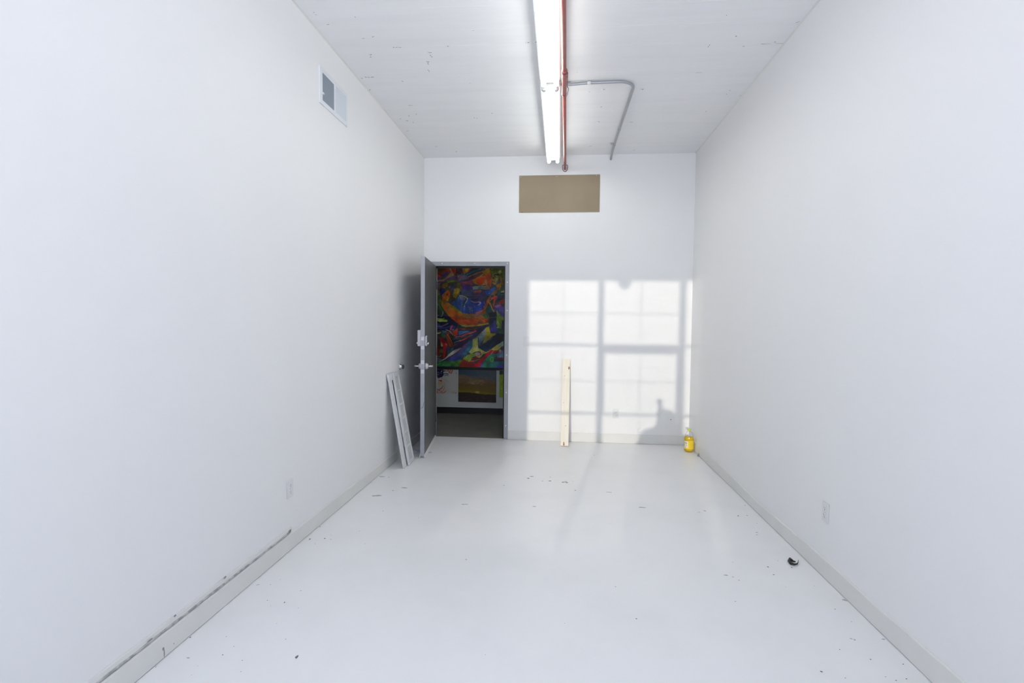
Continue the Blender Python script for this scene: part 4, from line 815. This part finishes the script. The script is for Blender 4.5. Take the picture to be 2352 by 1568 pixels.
# wing of stripes
cv.poly(P2((700,320),(1240,330),(1500,260),(1560,260),(1240,560),(1000,620),(640,760),(560,680),(700,540)), (38,36,58)); cv.poly(P2((700,330),(1230,340),(1180,390),(900,390),(720,370)), (92,52,34))
cv.poly(P2((720,420),(1050,410),(980,450),(720,530)), (60,84,136), (64,110,140), P2((720,450),(1000,430))); cv.poly(P2((700,560),(1080,430),(1200,390),(1220,420),(1040,500),(800,590)), (158,56,54)); cv.line(P2((640,590),(900,540),(1140,440)), 2.4, (140,70,74))
cv.line(P2((560,650),(760,620),(1100,520)), 2.0, (52,84,76)); cv.line(P2((760,690),(880,640),(1040,560)), 2.6, (150,66,36)); cv.line(P2((600,730),(760,680)), 1.2, (120,124,120)); cv.dots(1060,1092,752,774,20,.7,[(60,90,96),(120,50,70),(70,60,120),(40,44,60)],63,-.45,8)
cv.poly(P2((430,1060),(560,900),(700,760),(900,650),(1160,580),(1240,560),(1500,300),(1460,300),(1100,620),(820,840),(560,960)), (42,30,58)); cv.poly(P2((500,900),(600,850),(560,960),(470,1010)), (34,66,64))
# large teal-violet blade and pale edge
cv.poly(P2((400,1250),(560,1100),(760,930),(960,740),(1120,640),(1100,880),(1040,980),(880,1130),(700,1220)), (66,50,104), (40,84,96), P2((600,950),(1000,1080)))
cv.poly(P2((700,1000),(860,820),(960,740),(960,800),(800,960)), (96,62,104)); cv.poly(P2((820,1060),(1000,860),(1090,700),(1090,860),(960,1060)), (48,92,120)); cv.poly(P2((380,1240),(560,1160),(800,1140),(760,1220),(520,1250)), (50,60,120))
cv.poly(P2((110,1320),(300,1230),(480,1120),(700,980),(800,880),(640,930),(500,1010),(400,1120),(280,1210)), (138,132,126))
# grey beam, yellow arrow, black beam
cv.poly(P2((1180,600),(1500,310),(1560,360),(1460,560),(1340,760),(1280,860),(1240,700)), (118,122,112), (62,84,104), P2((1450,380),(1260,760)))
cv.poly(P2((1490,330),(1560,290),(1600,480),(1750,490),(1560,650),(1380,780),(1440,560),(1480,460)), (150,136,20), (96,96,50), P2((1600,440),(1420,740))); cv.ell(*P2((1510,570))[0], 2.4, 2.6, (150,104,24))
cv.poly(P2((1120,640),(1240,590),(1260,880),(1420,970),(1500,990),(1600,940),(1760,800),(1960,700),(1960,800),(1780,960),(1640,960),(1400,1060),(1300,1160),(1200,1140),(1000,1010),(1090,880)), (144,146,84), (150,140,62), P2((1150,800),(1600,1000)))
cv.poly(P2((1280,870),(1620,650),(1800,470),(1960,500),(1950,680),(1700,850),(1480,970)), (24,26,34), (26,44,64), P2((1800,600),(1400,930))); cv.poly(P2((1800,780),(1960,690),(1960,780),(1860,880)), (110,124,110))
cv.line(P2((1260,600),(1265,860),(1470,975)), 1.4, (34,40,50))
# bottom: green, red wave, curl, teal
cv.poly(P2((60,1340),(300,1240),(560,1260),(800,1200),(860,1250),(740,1400),(60,1400)), (44,96,60), (58,98,40), P2((300,1300),(700,1320))); cv.poly(P2((60,1330),(240,1320),(140,1370),(60,1380)), (50,150,50))
cv.poly(P2((720,1400),(800,1240),(860,1190),(1000,1240),(1060,1290),(1240,1300),(1400,1120),(1500,1010),(1620,940),(1800,960),(1800,1010),(1620,1040),(1480,1150),(1380,1300),(1300,1430),(900,1430)), (112,40,26), (148,24,26), P2((800,1300),(1300,1250)))
cv.poly(P2((1150,1370),(1400,1120),(1560,1000),(1700,960),(1520,1100),(1400,1250),(1250,1410)), (156,26,34)); cv.line(P2((1610,1050),(1690,960)), .8, (200,160,150))
cv.poly(P2((840,1180),(960,1080),(1120,1010),(1200,1040),(1180,1100),(1080,1160),(1060,1240),(1020,1270),(900,1220)), (96,122,46)); cv.dots(1068,1088,810,828,34,.9,[(140,160,60),(70,96,40),(170,180,120),(120,140,50),(150,110,50)],71)
cv.poly(P2((1100,1190),(1200,1080),(1240,1160),(1260,1200),(1160,1220)), (84,44,46)); cv.ell(*P2((1250,1060))[0], 6, 5, (120,112,112)); cv.ell(*P2((1240,1100))[0], 3.2, 3, (160,90,70)); cv.line(P2((1130,1030),(1220,990),(1310,1000),(1350,1050),(1330,1090)), 1.7, (44,40,46)); cv.line(P2((1060,1250),(1200,1230),(1300,1190)), 2.6, (150,70,36)); cv.poly(P2((1030,1150),(1080,1150),(1060,1220),(1020,1200)), (166,110,44))
cv.poly(P2((1300,1430),(1420,1240),(1560,1080),(1660,1030),(1790,1050),(1760,1120),(1690,1210),(1720,1260),(1960,1260),(1960,1430)), (46,112,80), (44,84,104), P2((1450,1250),(1900,1350)))
cv.poly(P2((1280,1430),(1360,1310),(1420,1270),(1360,1430)), (92,70,150)); cv.ell(*P2((1640,1200))[0], 5, 6.5, (84,140,66), .8); cv.ell(*P2((1640,1200))[0], 2.2, 4, (44,110,66)); cv.poly(P2((1750,1060),(1960,920),(1970,1160),(1800,1200)), (92,94,110)); cv.ell(*P2((1860,960))[0], 3.5, 4, (140,110,100)); cv.poly(P2((1860,1050),(1940,1010),(1940,1090),(1850,1130)), (70,120,160))
cv.poly(P2((1720,1190),(1900,1140),(1960,1140),(1950,1210)), (76,44,34)); cv.line(P2((1700,1215),(1950,1225)), 1.4, (26,26,40)); cv.poly(P2((1800,1370),(1960,1330),(1960,1430),(1760,1430)), (66,60,140))
cv.brush(2600, 11); cv.brush(1500, 12, 1.5, 4.5, .6, .6, .8)
cv.a = np.clip(cv.a*(1+cv.smooth(6)[..., None]*.12+cv.smooth(22)[..., None]*.45), 0, 1)
# black stretcher-frame with the canvas
pn = empty('large_painting', (-1.4, HY1, .70)); tag(pn, 'large swirling multicoloured painting filling the upper doorway on the corridor wall', 'painting')
PX0, PX1, PZ0, PZ1 = -2.30, -.868, .735, 2.395
cvs = cv.sheet('canvas', PX0+.002, PX1-.002, PZ0+.004, PZ1-.004, HY1-.0405, .0042, M['oil'], parent=pn)
mb = MB().bbox(PX0, PX1, HY1-.040, HY1-.001, PZ0-.038, PZ1, .001); o = mb.build('black_edge', M['black']); o.parent = pn; o.matrix_parent_inverse = Matrix.Translation(-pn.location)
# white sheet with brush drawing
c2 = Canvas(985, 1056, 838, 912, 4, (150, 148, 144))
def P3(*p): return T(p, 835)
c2.poly(P3((90,100),(280,100),(290,330),(240,380),(150,400),(90,350),(80,200)), (30,28,58)); c2.dots(1003,1019,846,862,12,.9,[(160,158,156)],5); c2.poly(P3((230,200),(250,190),(245,240),(222,240)), (160,158,160))
c2.dots(1002,1018,862,868,10,.8,[(30,28,58),(150,148,144)],6,1.5,2.5,1)
c2.line(P3((290,210),(380,210)), 1.0, (24,24,40)); c2.ell(*P3((310,210))[0], 1.4, 1.1, (20,20,30)); c2.line(P3((270,300),(340,285),(430,300)), 1.5, (26,26,60)); c2.line(P3((320,350),(380,320),(420,350)), 1.2, (40,40,60), .8)
c2.line(P3((440,120),(400,190),(430,240)), 1.4, (130,34,28)); c2.line(P3((470,120),(490,180),(450,240)), 1.3, (120,34,30)); c2.line(P3((520,130),(540,200),(500,270),(450,250)), 2.2, (150,80,64)); 
c2.poly(P3((130,480),(240,460),(240,520),(200,500)), (150,36,24)); c2.ell(*P3((180,560))[0], 6, 3.4, (150,132,84), .6); c2.line(P3((290,520),(330,640),(280,760)), 1.5, (130,134,96), .7); c2.line(P3((340,460),(450,520)), 1.6, (128,132,110), .6)
c2.line(P3((270,630),(230,700),(170,740),(70,720)), 1.8, (140,60,52)); c2.line(P3((70,760),(120,780),(110,830),(200,850),(320,850)), 1.7, (150,70,62)); c2.line(P3((150,760),(240,790),(180,830)), 1.3, (150,70,62)); c2.line(P3((360,770),(290,820),(240,830)), 1.6, (146,62,54)); c2.line(P3((320,660),(260,760),(230,820)), .9, (150,90,80)); c2.ell(*P3((560,810))[0], 4, 3, (150,120,116), .6)
s0 = Canvas.sheet(c2, 'brush_drawing', -2.02, -1.602, .312, .690, HY1-.003, .004, M['paper'])
tag(s0, 'white sheet with navy and red brush marks under the large painting', 'drawing')
for x, z in ((-1.622, .638), (-1.622, .324)):
    o = MB().lathe([(.006, 0), (.006, -.004), (0, -.005)], (x, HY1-.003, z), 'Y', 10).build('pin', M['chip'], s0)
# sunset canvas
c3 = Canvas(1046, 1150, 838, 930, 3, (60, 56, 40))
c3.poly([(1040, 830), (1160, 830), (1160, 885), (1040, 885)], (44,62,74), (66,72,76), [(1050, 850), (1140, 860)])
c3.poly([(1040,862),(1066,860),(1085,866),(1100,868),(1118,870),(1160,880),(1160,904),(1040,904)], (92,76,58), (84,64,36), [(1080,864),(1080,890)], soft=4)
c3.poly([(1040,880),(1160,884),(1160,908),(1040,905)], (78,60,28), (92,74,20), [(1080,880),(1080,902)], soft=6); c3.poly([(1040,896),(1100,899),(1160,905),(1160,911),(1040,906)], (98,84,12), soft=3)
c3.dots(1052,1125,862,882,60,1.3,[(104,88,64),(88,74,56),(112,92,74),(80,70,56)],81,.2,7,.4); c3.dots(1074,1108,872,882,24,1.2,[(134,112,84),(120,100,60),(126,108,90)],82,.15,7,.6); c3.ell(1097, 900, 5, 2.6, (140,128,72), .9, .8)
c3.poly([(1040,901),(1080,901),(1110,905),(1160,906),(1160,935),(1040,935)], (42,34,26), (46,34,32), [(1090,905),(1090,922)], soft=1.5); c3.dots(1054,1140,908,924,40,.9,[(66,50,44),(34,26,22),(74,60,50),(40,34,20)],83,.05,9,.6)
c3.brush(500, 14, 3, 8, .9, .18, .6)
sp = empty('sunset_painting', (-1.3, HY1, .19)); tag(sp, 'small unframed sunset landscape painting below the large painting', 'painting')
c3.sheet('canvas', -1.578, -.983, .190, .698, HY1-.0235, .005, M['oil'], parent=sp)
o = MB().bbox(-1.580, -.981, HY1-.023, HY1-.001, .188, .700, .002).build('canvas_edge', M['chip']); o.parent = sp; o.matrix_parent_inverse = Matrix.Translation(-sp.location)
# lime poster at the jamb
c4 = Canvas(1140, 1175, 838, 920, 3, (116, 138, 40))
c4.poly([(1130,830),(1180,830),(1180,860),(1130,859)], (62,66,60), soft=1); c4.dots(1150,1175,866,912,40,1.6,[(96,116,36),(130,150,50),(84,96,40),(140,156,80)],91)
s4 = c4.sheet('lime_poster', -.932, -.560, .268, .690, HY1-.002, .006, M['paper'])
tag(s4, 'lime green poster half hidden behind the right door jamb in the corridor', 'poster')

# ------------------------------------------------------------ shape added behind the camera, outlined to cast the end wall's low shadow
ez = MB(); ol = [(-.22, 0), (-.22, .70), (-.20, 1.00), (-.155, 1.09), (-.12, 1.17), (-.05, 1.215), (.01, 1.235), (.055, 1.30), (.045, 1.40), (.055, 1.48), (.042, 1.555), (.065, 1.585), (.098, 1.575), (.104, 1.51), (.112, 1.465), (.20, 1.445), (.27, 1.41), (.31, 1.37), (.335, 1.2), (.34, 0)]
k = len(ol); cx = .06; vs = []
for j, (dy, sc) in enumerate(((-.14, .90), (-.07, 1.0), (.07, 1.0), (.14, .90))):
    for i, (x, z) in enumerate(ol): vs.append((cx+(x-cx)*(sc if z > .1 else 1)+.006*math.sin(i*2+j), -.64+dy*(1.0 if z < .3 else (.75 if z < 1.2 else .25)), z*(1 if sc == 1 else .995)))
fs = [(a*k+i, a*k+(i+1) % k, (a+1)*k+(i+1) % k, (a+1)*k+i) for a in range(3) for i in range(k)]+[tuple(range(k))[::-1], tuple(range(3*k, 4*k))]
tag(ez.faces(vs, fs).build('shadow_caster', mat('shadow_caster_grey', (.35, .36, .38), .8)), 'added out-of-view grey shape behind the camera, outlined to cast the low wall shadow', 'easel')
